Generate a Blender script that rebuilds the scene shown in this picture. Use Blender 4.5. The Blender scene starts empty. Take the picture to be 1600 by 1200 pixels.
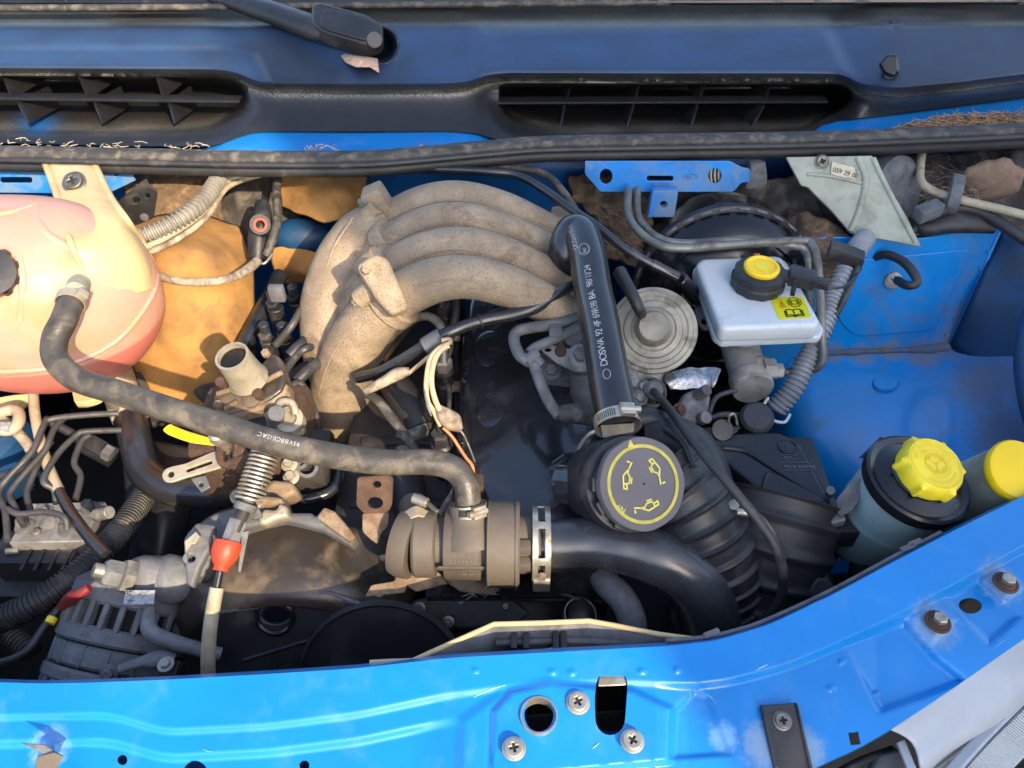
import bpy, bmesh, math, random
import numpy as np
from mathutils import Vector, Matrix, noise as mnoise
random.seed(7)
SC = bpy.context.scene
COL = SC.collection
rad = math.radians

# ------------------------------------------------------------------ camera, sky, sun, exposure
CAM = Vector((0.0, -0.67, 0.67))
FPX = 1209.0                                  # focal length in photograph pixels (1600 wide)
S2 = math.sqrt(.5)
RT, FW, UP = Vector((1, 0, 0)), Vector((0, S2, -S2)), Vector((0, S2, S2))
cd = bpy.data.cameras.new('camera'); cam = bpy.data.objects.new('camera', cd); COL.objects.link(cam)
cam.location = CAM; cam.rotation_euler = (rad(45), 0, 0)
cd.sensor_fit = 'HORIZONTAL'; cd.angle = 2 * math.atan(800 / FPX); cd.clip_start = .02; cd.clip_end = 500
SC.camera = cam
SUN_AZ = Vector((0.52, -0.85, 0)).normalized(); SUN_EL = rad(34)
SUN_DIR = Vector((SUN_AZ.x * math.cos(SUN_EL), SUN_AZ.y * math.cos(SUN_EL), math.sin(SUN_EL)))
W = bpy.data.worlds.new('World'); SC.world = W; W.use_nodes = True
wn = W.node_tree.nodes; wn.clear()
sky = wn.new('ShaderNodeTexSky'); sky.sky_type = 'NISHITA'; sky.sun_disc = False
sky.sun_elevation = SUN_EL; sky.sun_rotation = math.atan2(SUN_AZ.x, SUN_AZ.y)
sky.air_density = 1.0; sky.dust_density = 2.2; sky.ozone_density = 1.0
bg = wn.new('ShaderNodeBackground'); bg.inputs['Strength'].default_value = .15
wo = wn.new('ShaderNodeOutputWorld')
W.node_tree.links.new(sky.outputs[0], bg.inputs[0]); W.node_tree.links.new(bg.outputs[0], wo.inputs[0])
sl = bpy.data.lights.new('sun', 'SUN'); sl.energy = 3.0; sl.angle = rad(.6); sl.color = (1, .79, .53)
so = bpy.data.objects.new('sun', sl); COL.objects.link(so)
so.rotation_euler = SUN_DIR.to_track_quat('Z', 'Y').to_euler(); so.location = SUN_DIR * 5
SC.view_settings.view_transform = 'Standard'; SC.view_settings.look = 'None'
SC.view_settings.exposure = 1.6; SC.view_settings.gamma = 1
SC.view_settings.use_curve_mapping = False

# ------------------------------------------------------------------ measuring: where a sight line of the photograph meets a height / a depth
def ray(px, py): return FW + RT * ((px - 800) / FPX) - UP * ((py - 600) / FPX)
def at(px, py, z):
    r = ray(px, py); return CAM + r * ((z - CAM.z) / r.z)
def aty(px, py, y):
    r = ray(px, py); return CAM + r * ((y - CAM.y) / r.y)
def mpp(p): return (p - CAM).dot(FW) / FPX     # metres per photograph pixel at p
def onp(px, py, p0, n):
    r = ray(px, py); return CAM + r * ((p0 - CAM).dot(n) / r.dot(n))
def P(p): return p.copy() if isinstance(p, Vector) else at(*p)

# ------------------------------------------------------------------ materials
def lin(c): return tuple((v / 12.92 if v <= .04045 else ((v + .055) / 1.055) ** 2.4) for v in (c[0] / 255, c[1] / 255, c[2] / 255))
MATS = {}
def mat(name, rgb, rough=.5, metal=0, coat=0, var=.25, vscale=25, dirt=None, damt=.45, dscale=9, dsoft=.12, bump=.15, bscale=260,
        speck=None, samt=.4, sscale=420, spec=.5, trans=0, sss=0, patches=None, wave=None):
    m = bpy.data.materials.new(name); m.use_nodes = True; nt = m.node_tree; N = nt.nodes; L = nt.links.new
    b = N['Principled BSDF']; b.inputs['Metallic'].default_value = metal; b.inputs['Coat Weight'].default_value = coat
    b.inputs['Coat Roughness'].default_value = .06; b.inputs['Specular IOR Level'].default_value = spec
    tc = N.new('ShaderNodeTexCoord')
    def noi(scale, detail=5, rough_=.55, dist=0):
        n = N.new('ShaderNodeTexNoise'); n.inputs['Scale'].default_value = scale; n.inputs['Detail'].default_value = detail
        n.inputs['Roughness'].default_value = rough_; n.inputs['Distortion'].default_value = dist
        L(tc.outputs['Object'], n.inputs['Vector']); return n.outputs['Fac']
    def ramp(sock, a, b_):
        r = N.new('ShaderNodeMapRange'); r.interpolation_type = 'SMOOTHSTEP'; L(sock, r.inputs[0])
        r.inputs[1].default_value = a; r.inputs[2].default_value = b_; return r.outputs[0]
    def mix(fac, a, c):
        x = N.new('ShaderNodeMix'); x.data_type = 'RGBA'
        if isinstance(fac, float): x.inputs[0].default_value = fac
        else: L(fac, x.inputs[0])
        for s, i in ((a, 6), (c, 7)):
            if isinstance(s, tuple): x.inputs[i].default_value = (*s, 1)
            else: L(s, x.inputs[i])
        return x.outputs[2]
    def mul(a, k):
        x = N.new('ShaderNodeMath'); x.operation = 'MULTIPLY'; L(a, x.inputs[0])
        if isinstance(k, (int, float)): x.inputs[1].default_value = k
        else: L(k, x.inputs[1])
        return x.outputs[0]
    base = lin(rgb)
    lo = tuple(v * (1 - var) for v in base); hi = tuple(min(1, v * (1 + var)) for v in base)
    col = mix(ramp(noi(vscale), .3, .7), lo, hi)
    rsock = N.new('ShaderNodeMapRange'); L(noi(vscale * 2.3), rsock.inputs[0])
    rsock.inputs[3].default_value = max(.03, rough - .09); rsock.inputs[4].default_value = min(1, rough + .09)
    rs = rsock.outputs[0]
    if dirt:
        t = .78 - .5 * damt
        f = mul(ramp(noi(dscale, 8, .65, .4), t - dsoft, t + dsoft), .85)
        col = mix(f, col, lin(dirt))
        x = N.new('ShaderNodeMix'); L(f, x.inputs[0]); L(rs, x.inputs[2]); x.inputs[3].default_value = .85; rs = x.outputs[0]
    if speck:
        f = ramp(noi(sscale, 3, .7), .72 - .25 * samt, .8 - .25 * samt)
        col = mix(mul(f, .8), col, lin(speck))
    for (ctr, r0, rgb2) in (patches or []):
        d = N.new('ShaderNodeVectorMath'); d.operation = 'DISTANCE'; L(tc.outputs['Object'], d.inputs[0]); d.inputs[1].default_value = ctr
        a = N.new('ShaderNodeMath'); a.operation = 'MULTIPLY_ADD'; L(noi(130, 8, .75), a.inputs[0]); a.inputs[1].default_value = r0 * 1.6; L(d.outputs['Value'], a.inputs[2])
        f = ramp(a.outputs[0], r0 * 2.1, r0 * 1.2)
        col = mix(mul(f, .7), col, lin(rgb2))
        x = N.new('ShaderNodeMix'); L(f, x.inputs[0]); L(rs, x.inputs[2]); x.inputs[3].default_value = .6; rs = x.outputs[0]
    L(col, b.inputs['Base Color']); L(rs, b.inputs['Roughness'])
    if trans: b.inputs['Transmission Weight'].default_value = trans
    if sss:
        b.inputs['Subsurface Weight'].default_value = sss; b.inputs['Subsurface Radius'].default_value = (.02, .012, .008); b.inputs['Subsurface Scale'].default_value = .6
    if bump:
        bp = N.new('ShaderNodeBump'); bp.inputs['Strength'].default_value = bump; bp.inputs['Distance'].default_value = .002
        L(noi(bscale, 4, .6), bp.inputs['Height']); L(bp.outputs[0], b.inputs['Normal'])
    MATS[name] = m; return m
DUST = (150, 140, 128)
mat('blue_paint', (10, 117, 190), .34, coat=.38, var=.08, vscale=9, dirt=(60, 128, 178), damt=.22, dscale=22, dsoft=.2, bump=.05, bscale=45, spec=.45, speck=(150, 178, 196), samt=.02, sscale=500,
    patches=[(at(1462, 974, .02), .022, (128, 152, 176)), (at(1570, 905, .025), .021, (128, 150, 172)), (at(75, 1168, .02), .016, (120, 160, 198)),
             (at(1195, 1165, .015), .020, (140, 160, 178)), (at(1262, 1170, .015), .018, (135, 160, 178)), (at(1130, 1150, .015), .012, (120, 170, 210))])
mat('blue_shelf', (0, 126, 202), .32, coat=.22, var=.12, vscale=9, dirt=(84, 96, 108), damt=.34, dscale=8, bump=.05, bscale=50,
    patches=[(at(1490, 535, -.16), .045, (118, 108, 100)), (at(1390, 548, -.165), .022, (120, 112, 105)), (at(1545, 590, -.14), .06, (92, 86, 82)), (at(1570, 680, -.18), .05, (88, 84, 82)), (at(1440, 556, -.167), .03, (120, 112, 104)), (at(1345, 556, -.167), .022, (112, 112, 112)), (at(1300, 552, -.165), .02, (110, 110, 110)), (at(1520, 500, -.1), .04, (100, 95, 92))])
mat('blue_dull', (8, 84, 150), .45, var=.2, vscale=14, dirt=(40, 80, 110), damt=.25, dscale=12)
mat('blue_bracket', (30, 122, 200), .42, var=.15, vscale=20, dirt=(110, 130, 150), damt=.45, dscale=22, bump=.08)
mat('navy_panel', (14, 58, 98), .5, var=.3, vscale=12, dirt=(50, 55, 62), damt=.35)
mat('black_plastic', (30, 30, 32), .36, var=.2, vscale=30, bump=.10, bscale=900, speck=(135, 130, 118), samt=.02, sscale=600, spec=.55)
mat('black_gloss', (22, 23, 27), .2, var=.3, vscale=14, dirt=(52, 51, 50), damt=.25, dscale=18, bump=.06, bscale=120)
mat('black_satin', (36, 37, 40), .42, var=.3, vscale=20, dirt=(78, 74, 70), damt=.3, dscale=14, bump=.1)
mat('rubber', (42, 42, 44), .5, var=.25, vscale=30, dirt=(96, 92, 84), damt=.26, dscale=14, bump=.18, bscale=340)
mat('rubber_dusty', (54, 52, 49), .6, var=.25, vscale=30, dirt=(108, 101, 90), damt=.42, dscale=60, bump=.2, bscale=300)
mat('rubber_sleek', (34, 35, 38), .23, spec=.75, var=.25, vscale=22, dirt=(80, 76, 70), damt=.14, dscale=20, bump=.03, bscale=300)
mat('hose_grey', (56, 58, 62), .26, spec=.7, var=.22, vscale=26, dirt=(96, 92, 86), damt=.22, dscale=26, bump=.05, bscale=300)
mat('conduit_pale', (140, 144, 150), .5, var=.15, vscale=20, dirt=(96, 96, 98), damt=.3, dscale=20, bump=.05)
mat('hose_dusty', (62, 59, 54), .4, var=.3, vscale=40, dirt=(104, 96, 84), damt=.4, dscale=34, bump=.25, bscale=300)
mat('alu_pale', (178, 177, 172), .55, metal=.15, var=.18, vscale=30, dirt=(120, 116, 110), damt=.35, dscale=25, bump=.4, bscale=350, speck=(110, 108, 104), samt=.3)
mat('conduit', (44, 45, 48), .5, var=.3, vscale=20, dirt=(112, 106, 98), damt=.35, dscale=16, bump=.05)
mat('conduit_light', (126, 122, 114), .55, var=.2, vscale=20, dirt=(90, 84, 76), damt=.4, dscale=22, bump=.05)
mat('cast_alu', (154, 137, 115), .66, metal=.15, var=.25, vscale=18, dirt=(108, 94, 76), damt=.36, dscale=18, bump=.9, bscale=420, speck=(78, 69, 58), samt=.66, sscale=640)
mat('egr_metal', (142, 138, 126), .5, metal=.3, var=.2, vscale=40, dirt=(104, 94, 78), damt=.4, dscale=36, bump=.25, bscale=350, speck=(92, 84, 70), samt=.25)
mat('alternator_metal', (112, 115, 120), .62, metal=.15, var=.25, vscale=30, dirt=(92, 92, 94), damt=.4, dscale=30, bump=.5, bscale=320)
mat('alu_grey', (150, 150, 148), .5, metal=.45, var=.25, vscale=30, dirt=(88, 84, 80), damt=.45, dscale=25, bump=.4, bscale=350, speck=(70, 70, 70), samt=.35)
mat('alu_dusty', (104, 106, 110), .66, metal=.2, var=.3, vscale=22, dirt=(72, 70, 70), damt=.45, dscale=22, bump=.4, bscale=300)
mat('pale_metal', (166, 158, 140), .45, metal=.4, var=.2, vscale=20, dirt=(120, 106, 84), damt=.4, dscale=20, bump=.2, bscale=300)
mat('zinc', (178, 172, 158), .35, metal=.75, var=.2, vscale=60, dirt=(120, 100, 76), damt=.35, dscale=40, bump=.12)
mat('steel', (120, 118, 112), .42, metal=.8, var=.25, vscale=60, dirt=(84, 72, 62), damt=.4, dscale=40, bump=.15)
mat('pipe_steel', (122, 122, 116), .45, metal=.5, var=.2, vscale=40, dirt=(84, 80, 74), damt=.4, dscale=30, bump=.12)
mat('pipe_dark', (72, 72, 74), .5, metal=.4, var=.25, vscale=40, dirt=(60, 56, 52), damt=.4, dscale=30, bump=.12)
mat('rust', (76, 58, 47), .85, metal=.1, var=.35, vscale=50, dirt=(70, 48, 36), damt=.5, dscale=40, bump=.6, bscale=350, speck=(166, 126, 96), samt=.3)
mat('rust_light', (132, 115, 94), .85, var=.3, vscale=50, dirt=(98, 70, 52), damt=.5, dscale=40, bump=.6, bscale=400, speck=(70, 52, 42), samt=.4)
mat('grey_plastic', (84, 77, 69), .6, var=.15, vscale=20, dirt=(84, 76, 66), damt=.45, dscale=26, bump=.2, bscale=300, speck=(64, 58, 52), samt=.2)
mat('dark_block', (40, 40, 42), .6, metal=.1, var=.35, vscale=20, dirt=(64, 58, 52), damt=.4, dscale=20, bump=.4, bscale=120)
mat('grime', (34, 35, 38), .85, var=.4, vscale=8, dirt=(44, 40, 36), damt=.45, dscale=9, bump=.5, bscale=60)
mat('tan_felt', (160, 118, 64), .92, var=.25, vscale=14, dirt=(112, 86, 56), damt=.42, dscale=12, bump=.5, bscale=160, speck=(96, 72, 46), samt=.15, sscale=180)
mat('brown_felt', (96, 78, 60), .95, var=.35, vscale=40, dirt=(150, 122, 88), damt=.35, dscale=45, bump=.9, bscale=120, speck=(190, 164, 124), samt=.2, sscale=160)
mat('dark_felt', (62, 58, 56), .95, var=.4, vscale=30, dirt=(110, 104, 98), damt=.35, dscale=26, bump=.9, bscale=110)
mat('fibre', (120, 100, 80), .95, var=.4, vscale=60, dirt=(62, 50, 40), damt=.5, dscale=50, bump=1, bscale=90)
mat('cream_plastic', (188, 166, 122), .5, var=.08, vscale=12, dirt=(176, 150, 106), damt=.3, dscale=14, bump=.06, sss=.15)
mat('white_plastic', (196, 202, 204), .35, var=.05, vscale=16, dirt=(150, 150, 142), damt=.22, dscale=24, bump=.04, sss=.2)
mat('greyish_plastic', (148, 152, 138), .6, var=.14, vscale=22, dirt=(110, 106, 92), damt=.45, dscale=16, bump=.15, speck=(92, 88, 78), samt=.15)
mat('bottle_plastic', (150, 172, 172), .42, var=.08, vscale=10, dirt=(108, 116, 112), damt=.3, dscale=14, bump=.06, sss=.2)
mat('yellow_plastic', (226, 204, 40), .42, var=.06, vscale=20, dirt=(176, 154, 40), damt=.2, dscale=30, bump=.08)
mat('yellow_deep', (236, 196, 10), .38, var=.05, vscale=20, dirt=(150, 120, 20), damt=.18, dscale=26, bump=.06)
mat('yellow_label', (206, 200, 10), .45, var=.08, vscale=30, dirt=(170, 176, 40), damt=.3, dscale=50, bump=.03)
mat('print_yellow', (218, 208, 96), .6, var=.08, vscale=80, bump=0)
mat('print_white', (158, 160, 160), .7, var=.25, vscale=160, bump=0)
mat('print_black', (22, 22, 20), .6, var=.1, bump=0)
mat('print_orange', (206, 120, 20), .6, var=.1, bump=0)
mat('cap_grey', (92, 88, 92), .36, var=.06, vscale=30, dirt=(104, 98, 94), damt=.15, dscale=40, bump=.05, bscale=500)
mat('red_rubber', (214, 62, 34), .45, var=.1, vscale=30, dirt=(150, 60, 40), damt=.15, bump=.06)
mat('red_sleeve', (112, 36, 36), .5, var=.15, vscale=40, dirt=(110, 60, 60), damt=.25)
mat('sheath', (164, 152, 128), .55, var=.15, vscale=40, dirt=(110, 98, 80), damt=.35, dscale=30, bump=.1)
mat('loom', (150, 136, 118), .75, var=.3, vscale=70, dirt=(84, 74, 64), damt=.45, dscale=60, bump=.4, bscale=200)
mat('orange_wire', (206, 122, 78), .5, var=.15, vscale=60, dirt=(150, 100, 76), damt=.25)
mat('beige_wire', (196, 164, 128), .5, var=.2, vscale=60, dirt=(130, 110, 90), damt=.3)
mat('dark_wire', (46, 48, 54), .45, var=.2)
mat('dusty_cover', (50, 45, 40), .3, var=.2, vscale=16, dirt=(112, 98, 80), damt=.4, dscale=14, bump=.12, bscale=300, speck=(34, 31, 28), samt=.2)
mat('dried_sealer', (92, 92, 90), .8, var=.3, vscale=60, dirt=(40, 90, 140), damt=.45, dscale=60, bump=.6, bscale=200)
mat('rocker_paint', (38, 40, 45), .2, coat=.6, var=.3, vscale=14, dirt=(66, 62, 58), damt=.28, dscale=18, bump=.08, bscale=90)
mat('raised_grey', (108, 99, 88), .65, var=.1, bump=.1)
mat('foil', (170, 172, 174), .3, metal=.9, var=.25, vscale=120, bump=1, bscale=160)
mat('label_silver', (158, 160, 162), .5, metal=.3, var=.25, vscale=200, dirt=(90, 90, 90), damt=.4, dscale=120, bump=.1)
mat('label_paper', (196, 184, 160), .7, var=.1, vscale=60, dirt=(150, 132, 108), damt=.35, dscale=60, bump=.1)
mat('needles', (146, 114, 82), .8, var=.35, vscale=300, bump=.2)
mat('leaf', (190, 156, 132), .8, var=.2, vscale=90, dirt=(130, 96, 74), damt=.4, dscale=90, bump=.4)
mat('dried_mud', (128, 106, 90), .95, var=.2, vscale=40, dirt=(96, 80, 68), damt=.4, dscale=40, bump=.8, bscale=90)
mat('bumper_grey', (160, 166, 174), .45, coat=.1, var=.1, vscale=16, speck=(90, 92, 94), samt=.1, sscale=260, dirt=(128, 130, 132), damt=.25, dscale=18, bump=.04)
mat('lens', (200, 206, 208), .12, var=.05, vscale=20, bump=.05, spec=.7, trans=.35)
mat('reflector', (190, 194, 198), .15, metal=.9, var=.1, bump=0)
mat('red_seal', (176, 64, 44), .5, var=.1)
mat('wall_render', (188, 182, 172), .9, var=.08, vscale=3, dirt=(150, 146, 138), damt=.35, dscale=1.5, bump=.3, bscale=60)
mat('asphalt', (72, 72, 74), .92, var=.2, vscale=10, dirt=(60, 58, 56), damt=.4, dscale=2, bump=.6, bscale=120)
def spray_sheen_material():
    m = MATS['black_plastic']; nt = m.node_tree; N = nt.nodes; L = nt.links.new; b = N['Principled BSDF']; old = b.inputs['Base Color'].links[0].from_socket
    at_ = N.new('ShaderNodeAttribute'); at_.attribute_name = 'spray_sheen_dust'; sx = N.new('ShaderNodeSeparateColor'); L(at_.outputs['Color'], sx.inputs[0])
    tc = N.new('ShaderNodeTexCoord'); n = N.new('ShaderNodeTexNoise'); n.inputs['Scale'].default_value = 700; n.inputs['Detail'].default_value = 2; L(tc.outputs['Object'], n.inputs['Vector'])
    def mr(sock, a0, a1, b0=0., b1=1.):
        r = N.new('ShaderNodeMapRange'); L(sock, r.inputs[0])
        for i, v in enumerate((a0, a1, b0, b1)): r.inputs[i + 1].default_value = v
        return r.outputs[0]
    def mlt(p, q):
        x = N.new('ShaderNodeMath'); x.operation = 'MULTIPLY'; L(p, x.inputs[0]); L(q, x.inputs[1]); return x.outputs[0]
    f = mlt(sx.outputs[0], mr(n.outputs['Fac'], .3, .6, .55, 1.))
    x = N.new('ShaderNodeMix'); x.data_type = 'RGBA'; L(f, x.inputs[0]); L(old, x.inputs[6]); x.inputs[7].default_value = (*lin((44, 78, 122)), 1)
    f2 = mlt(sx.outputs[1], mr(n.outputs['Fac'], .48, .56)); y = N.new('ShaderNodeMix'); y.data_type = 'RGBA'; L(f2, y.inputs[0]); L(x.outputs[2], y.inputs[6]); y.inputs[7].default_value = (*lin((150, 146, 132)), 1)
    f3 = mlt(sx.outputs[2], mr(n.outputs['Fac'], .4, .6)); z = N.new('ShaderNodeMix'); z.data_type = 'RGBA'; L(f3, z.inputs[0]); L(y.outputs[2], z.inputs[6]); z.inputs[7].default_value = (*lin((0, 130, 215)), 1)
    L(z.outputs[2], b.inputs['Base Color'])      # stray blue paint and painted sky reflection, plus pale dust, on the black plastic
spray_sheen_material()
def tank_material():
    m = mat('tank_plastic', (184, 138, 122), .5, var=.06, vscale=9, dirt=(172, 130, 92), damt=.42, dscale=14, bump=.08, bscale=60, sss=.2)
    nt = m.node_tree; N = nt.nodes; L = nt.links.new; b = N['Principled BSDF']; old = b.inputs['Base Color'].links[0].from_socket
    tc = N.new('ShaderNodeTexCoord'); s = N.new('ShaderNodeSeparateXYZ'); L(tc.outputs['Object'], s.inputs[0])
    r = N.new('ShaderNodeMapRange'); r.interpolation_type = 'SMOOTHSTEP'; L(s.outputs[2], r.inputs[0]); r.inputs[1].default_value = .004; r.inputs[2].default_value = -.004
    x = N.new('ShaderNodeMix'); x.data_type = 'RGBA'; L(r.outputs[0], x.inputs[0]); L(old, x.inputs[6]); x.inputs[7].default_value = (*lin((180, 104, 92)), 1)
    L(x.outputs[2], b.inputs['Base Color'])          # the pink coolant that shows through the wall below its level
tank_material()

# ------------------------------------------------------------------ object helpers
def tag(o, label=None, cat=None, group=None, kind=None):
    if label: o['label'] = label
    if cat: o['category'] = cat
    if group: o['group'] = group
    if kind: o['kind'] = kind
    return o
def thing(name, label, cat, base, group=None):
    e = bpy.data.objects.new(name, None); COL.objects.link(e); e.location = P(base); e.empty_display_size = .02
    return tag(e, label, cat, group)
def link(name, me, m, parent=None, angle=38, smooth=True):
    o = bpy.data.objects.new(name, me); COL.objects.link(o)
    me.materials.clear(); me.materials.append(MATS[m] if isinstance(m, str) else m)
    if smooth:
        me.polygons.foreach_set('use_smooth', [True] * len(me.polygons)); me.set_sharp_from_angle(angle=rad(angle))
    if parent:
        o.parent = parent
        off = parent.location
        o.matrix_parent_inverse = Matrix.Translation(-off)
    return o
def fin(bm, name, m, parent=None, angle=38, recalc=True, smooth=True):
    if recalc: bmesh.ops.recalc_face_normals(bm, faces=bm.faces)
    me = bpy.data.meshes.new(name); bm.to_mesh(me); bm.free(); return link(name, me, m, parent, angle, smooth)
def apply(o):
    dg = bpy.context.evaluated_depsgraph_get(); me = bpy.data.meshes.new_from_object(o.evaluated_get(dg))
    old = o.data; o.modifiers.clear(); o.data = me; bpy.data.meshes.remove(old); return o
def cut(o, cutters):
    for c in cutters:
        md = o.modifiers.new('cut', 'BOOLEAN'); md.object = c; md.operation = 'DIFFERENCE'; md.solver = 'EXACT'
    bpy.context.view_layer.update(); apply(o)
    for c in cutters: bpy.data.objects.remove(c)
    o.data.polygons.foreach_set('use_smooth', [True] * len(o.data.polygons)); o.data.set_sharp_from_angle(angle=rad(38))
def frame(n, up=None):
    n = n.normalized(); a = up or (Vector((0, 0, 1)) if abs(n.z) < .9 else Vector((0, 1, 0)))
    x = a.cross(n).normalized(); return x, n.cross(x), n
def smooth_path(pts, steps):
    out = []; n = len(pts)
    for i in range(n - 1):
        p0, p1, p2, p3 = pts[max(0, i - 1)], pts[i], pts[i + 1], pts[min(n - 1, i + 2)]
        for k in range(steps):
            t = k / steps; t2 = t * t; t3 = t2 * t
            out.append(.5 * ((2 * p1) + (p2 - p0) * t + (2 * p0 - 5 * p1 + 4 * p2 - p3) * t2 + (3 * p1 - p0 - 3 * p2 + p3) * t3))
    out.append(pts[-1].copy()); return out
def resample(path, step):
    d = [0]
    for a, b in zip(path, path[1:]): d.append(d[-1] + (b - a).length)
    n = max(2, int(d[-1] / step)); out = []; j = 0
    for k in range(n + 1):
        s = d[-1] * k / n
        while j < len(d) - 2 and d[j + 1] < s: j += 1
        out.append(path[j].lerp(path[j + 1], (s - d[j]) / max(1e-9, d[j + 1] - d[j])))
    return out
def sweep(bm, path, radii, seg=12, cap=True, squash=None):
    n = len(path); rings = []; t0 = (path[1] - path[0]).normalized(); x = frame(t0)[0]
    for i, p in enumerate(path):
        t = (path[min(n - 1, i + 1)] - path[max(0, i - 1)]).normalized()
        x = (x - t * x.dot(t)).normalized(); y = t.cross(x); r = radii[i]
        if squash: # flatten along a world direction
            sx, k = squash
        ring = []
        for s in range(seg):
            a = 2 * math.pi * s / seg; v = (x * math.cos(a) + y * math.sin(a)) * r
            if squash: v = v - sx * v.dot(sx) * (1 - k)
            ring.append(bm.verts.new(p + v))
        rings.append(ring)
    for a, b in zip(rings, rings[1:]):
        for s in range(seg): bm.faces.new((a[s], a[(s + 1) % seg], b[(s + 1) % seg], b[s]))
    if cap: bm.faces.new(rings[0][::-1]); bm.faces.new(rings[-1])
def rm(r, pts): # a radius above 1 is given in photograph pixels
    return r if r < 1 else r * sum(mpp(p) for p in pts) / len(pts)
def tube(name, pts, r, m, parent=None, seg=12, steps=6, corr=None, squash=None, wob=0, cap=True):
    pts = [P(p) for p in pts]
    if isinstance(r, (list, tuple)):
        rr = [q if q < 1 else q * mpp(p) for q, p in zip(r, pts)]
        path = smooth_path(pts, steps); radii = []
        for i in range(len(path)):
            t = i / steps; k = min(len(rr) - 2, int(t)); f = t - k; f = f * f * (3 - 2 * f); radii.append(rr[k] * (1 - f) + rr[k + 1] * f)
    else:
        path = smooth_path(pts, steps); r = rm(r, pts); radii = [r] * len(path)
        if corr:
            pitch, amp = corr[:2]; k = 6 if len(corr) == 2 else 16; path = resample(path, pitch / k)
            if k == 6: radii = [r + amp * (math.tanh(3 * math.cos(2 * math.pi * i / 6)) * .5 - .5) for i in range(len(path))]
            else: radii = [r + amp * max(0, math.cos(math.pi * i / k)) ** corr[2] + amp * max(0, -math.cos(math.pi * i / k)) ** corr[2] for i in range(len(path))]
    if wob: radii = [q * (1 + wob * mnoise.noise(p * 60)) for q, p in zip(radii, path)]
    bm = bmesh.new(); sweep(bm, path, radii, seg, cap, squash)
    return fin(bm, name, m, parent, 50)
def lathe(name, prof, origin, axis, m, parent=None, seg=40, up=None, angle=35, knurl=None):
    x, y, n = frame(axis, up); o = P(origin); bm = bmesh.new(); rings = []
    for (r, h) in prof:
        if r < 1e-6: rings.append([bm.verts.new(o + n * h)]); continue
        ring = []
        for s in range(seg):
            a = 2 * math.pi * s / seg; q = r
            if knurl and r > knurl[2]: q = r * (1 + knurl[1] * (math.tanh(4 * math.cos(a * knurl[0])) * .5 - .5))
            ring.append(bm.verts.new(o + n * h + (x * math.cos(a) + y * math.sin(a)) * q))
        rings.append(ring)
    for a, b in zip(rings, rings[1:]):
        if len(a) == 1 and len(b) == 1: continue
        for s in range(seg):
            t = (s + 1) % seg
            if len(a) == 1: bm.faces.new((a[0], b[t], b[s]))
            elif len(b) == 1: bm.faces.new((a[s], a[t], b[0]))
            else: bm.faces.new((a[s], a[t], b[t], b[s]))
    if prof[0] == prof[-1]: bmesh.ops.remove_doubles(bm, verts=rings[0] + rings[-1], dist=1e-7)
    else:
        for q in (rings[0], rings[-1]):
            if len(q) > 2: bm.faces.new(q)
    return fin(bm, name, m, parent, angle)
def cyl(name, a, b, r, m, parent=None, seg=24, bev=.12, r2=None):
    a, b = P(a), P(b); h = (b - a).length; r = rm(r, [a, b]); r2 = rm(r2, [b]) if r2 else r; e = min(r, h) * bev
    return lathe(name, [(0, 0), (r - e, 0), (r, e), (r2, h - e), (r2 - e, h), (0, h)], a, b - a, m, parent, seg)
def rounded(poly, r, n=4):
    out = []; k = len(poly)
    for i in range(k):
        p, a, b = Vector(poly[i]), Vector(poly[i - 1]), Vector(poly[(i + 1) % k])
        da, db = (a - p), (b - p); q = min(r, da.length * .45, db.length * .45)
        s, e = p + da.normalized() * q, p + db.normalized() * q
        for j in range(n + 1):
            t = j / n; out.append(((s * (1 - t) + p * t) * (1 - t) + (p * (1 - t) + e * t) * t)[:])
    return out
def circ(cx, cy, rx, ry=None, n=20): return [(cx + rx * math.cos(2 * math.pi * i / n), cy + (ry or rx) * math.sin(2 * math.pi * i / n)) for i in range(n)]
def fill(loops, thick, bev):
    cu = bpy.data.curves.new('t', 'CURVE'); cu.dimensions = '2D'; cu.fill_mode = 'BOTH'
    cu.extrude = max(1e-5, thick / 2 - bev); cu.bevel_depth = bev; cu.offset = -bev; cu.bevel_resolution = 2
    for lp in loops:
        s = cu.splines.new('POLY'); s.points.add(len(lp) - 1); s.use_cyclic_u = True
        for q, (u, v) in zip(s.points, lp): q.co = (u, v, 0, 1)
    ob = bpy.data.objects.new('t', cu); me = bpy.data.meshes.new_from_object(ob); bpy.data.objects.remove(ob); bpy.data.curves.remove(cu); return me
def plate(name, poly, plane, thick, m, parent=None, holes=(), bev=.0008, rnd=0, lift=0, angle=38):
    """outline poly (photograph pixels) laid on a world plane, thickness going away from the viewer"""
    if isinstance(plane, (int, float)): n = Vector((0, 0, 1)); p0 = Vector((0, 0, plane))
    else: p0, n = P(plane[0]), plane[1].normalized()
    if n.dot(CAM - p0) < 0: n = -n
    x, y, n = frame(n)
    if rnd: poly = rounded(poly, rnd)
    loops = []; o = onp(*poly[0], p0, n)
    for lp in [poly, *holes]:
        w = [onp(a, b, p0, n) - o for a, b in lp]; loops.append([(v.dot(x), v.dot(y)) for v in w])
    me = fill(loops, thick, min(bev, thick * .45))
    M = Matrix(((x.x, y.x, n.x, 0), (x.y, y.y, n.y, 0), (x.z, y.z, n.z, 0), (0, 0, 0, 1)))
    me.transform(Matrix.Translation(o + n * (lift - thick / 2)) @ M); return link(name, me, m, parent, angle)
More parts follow.
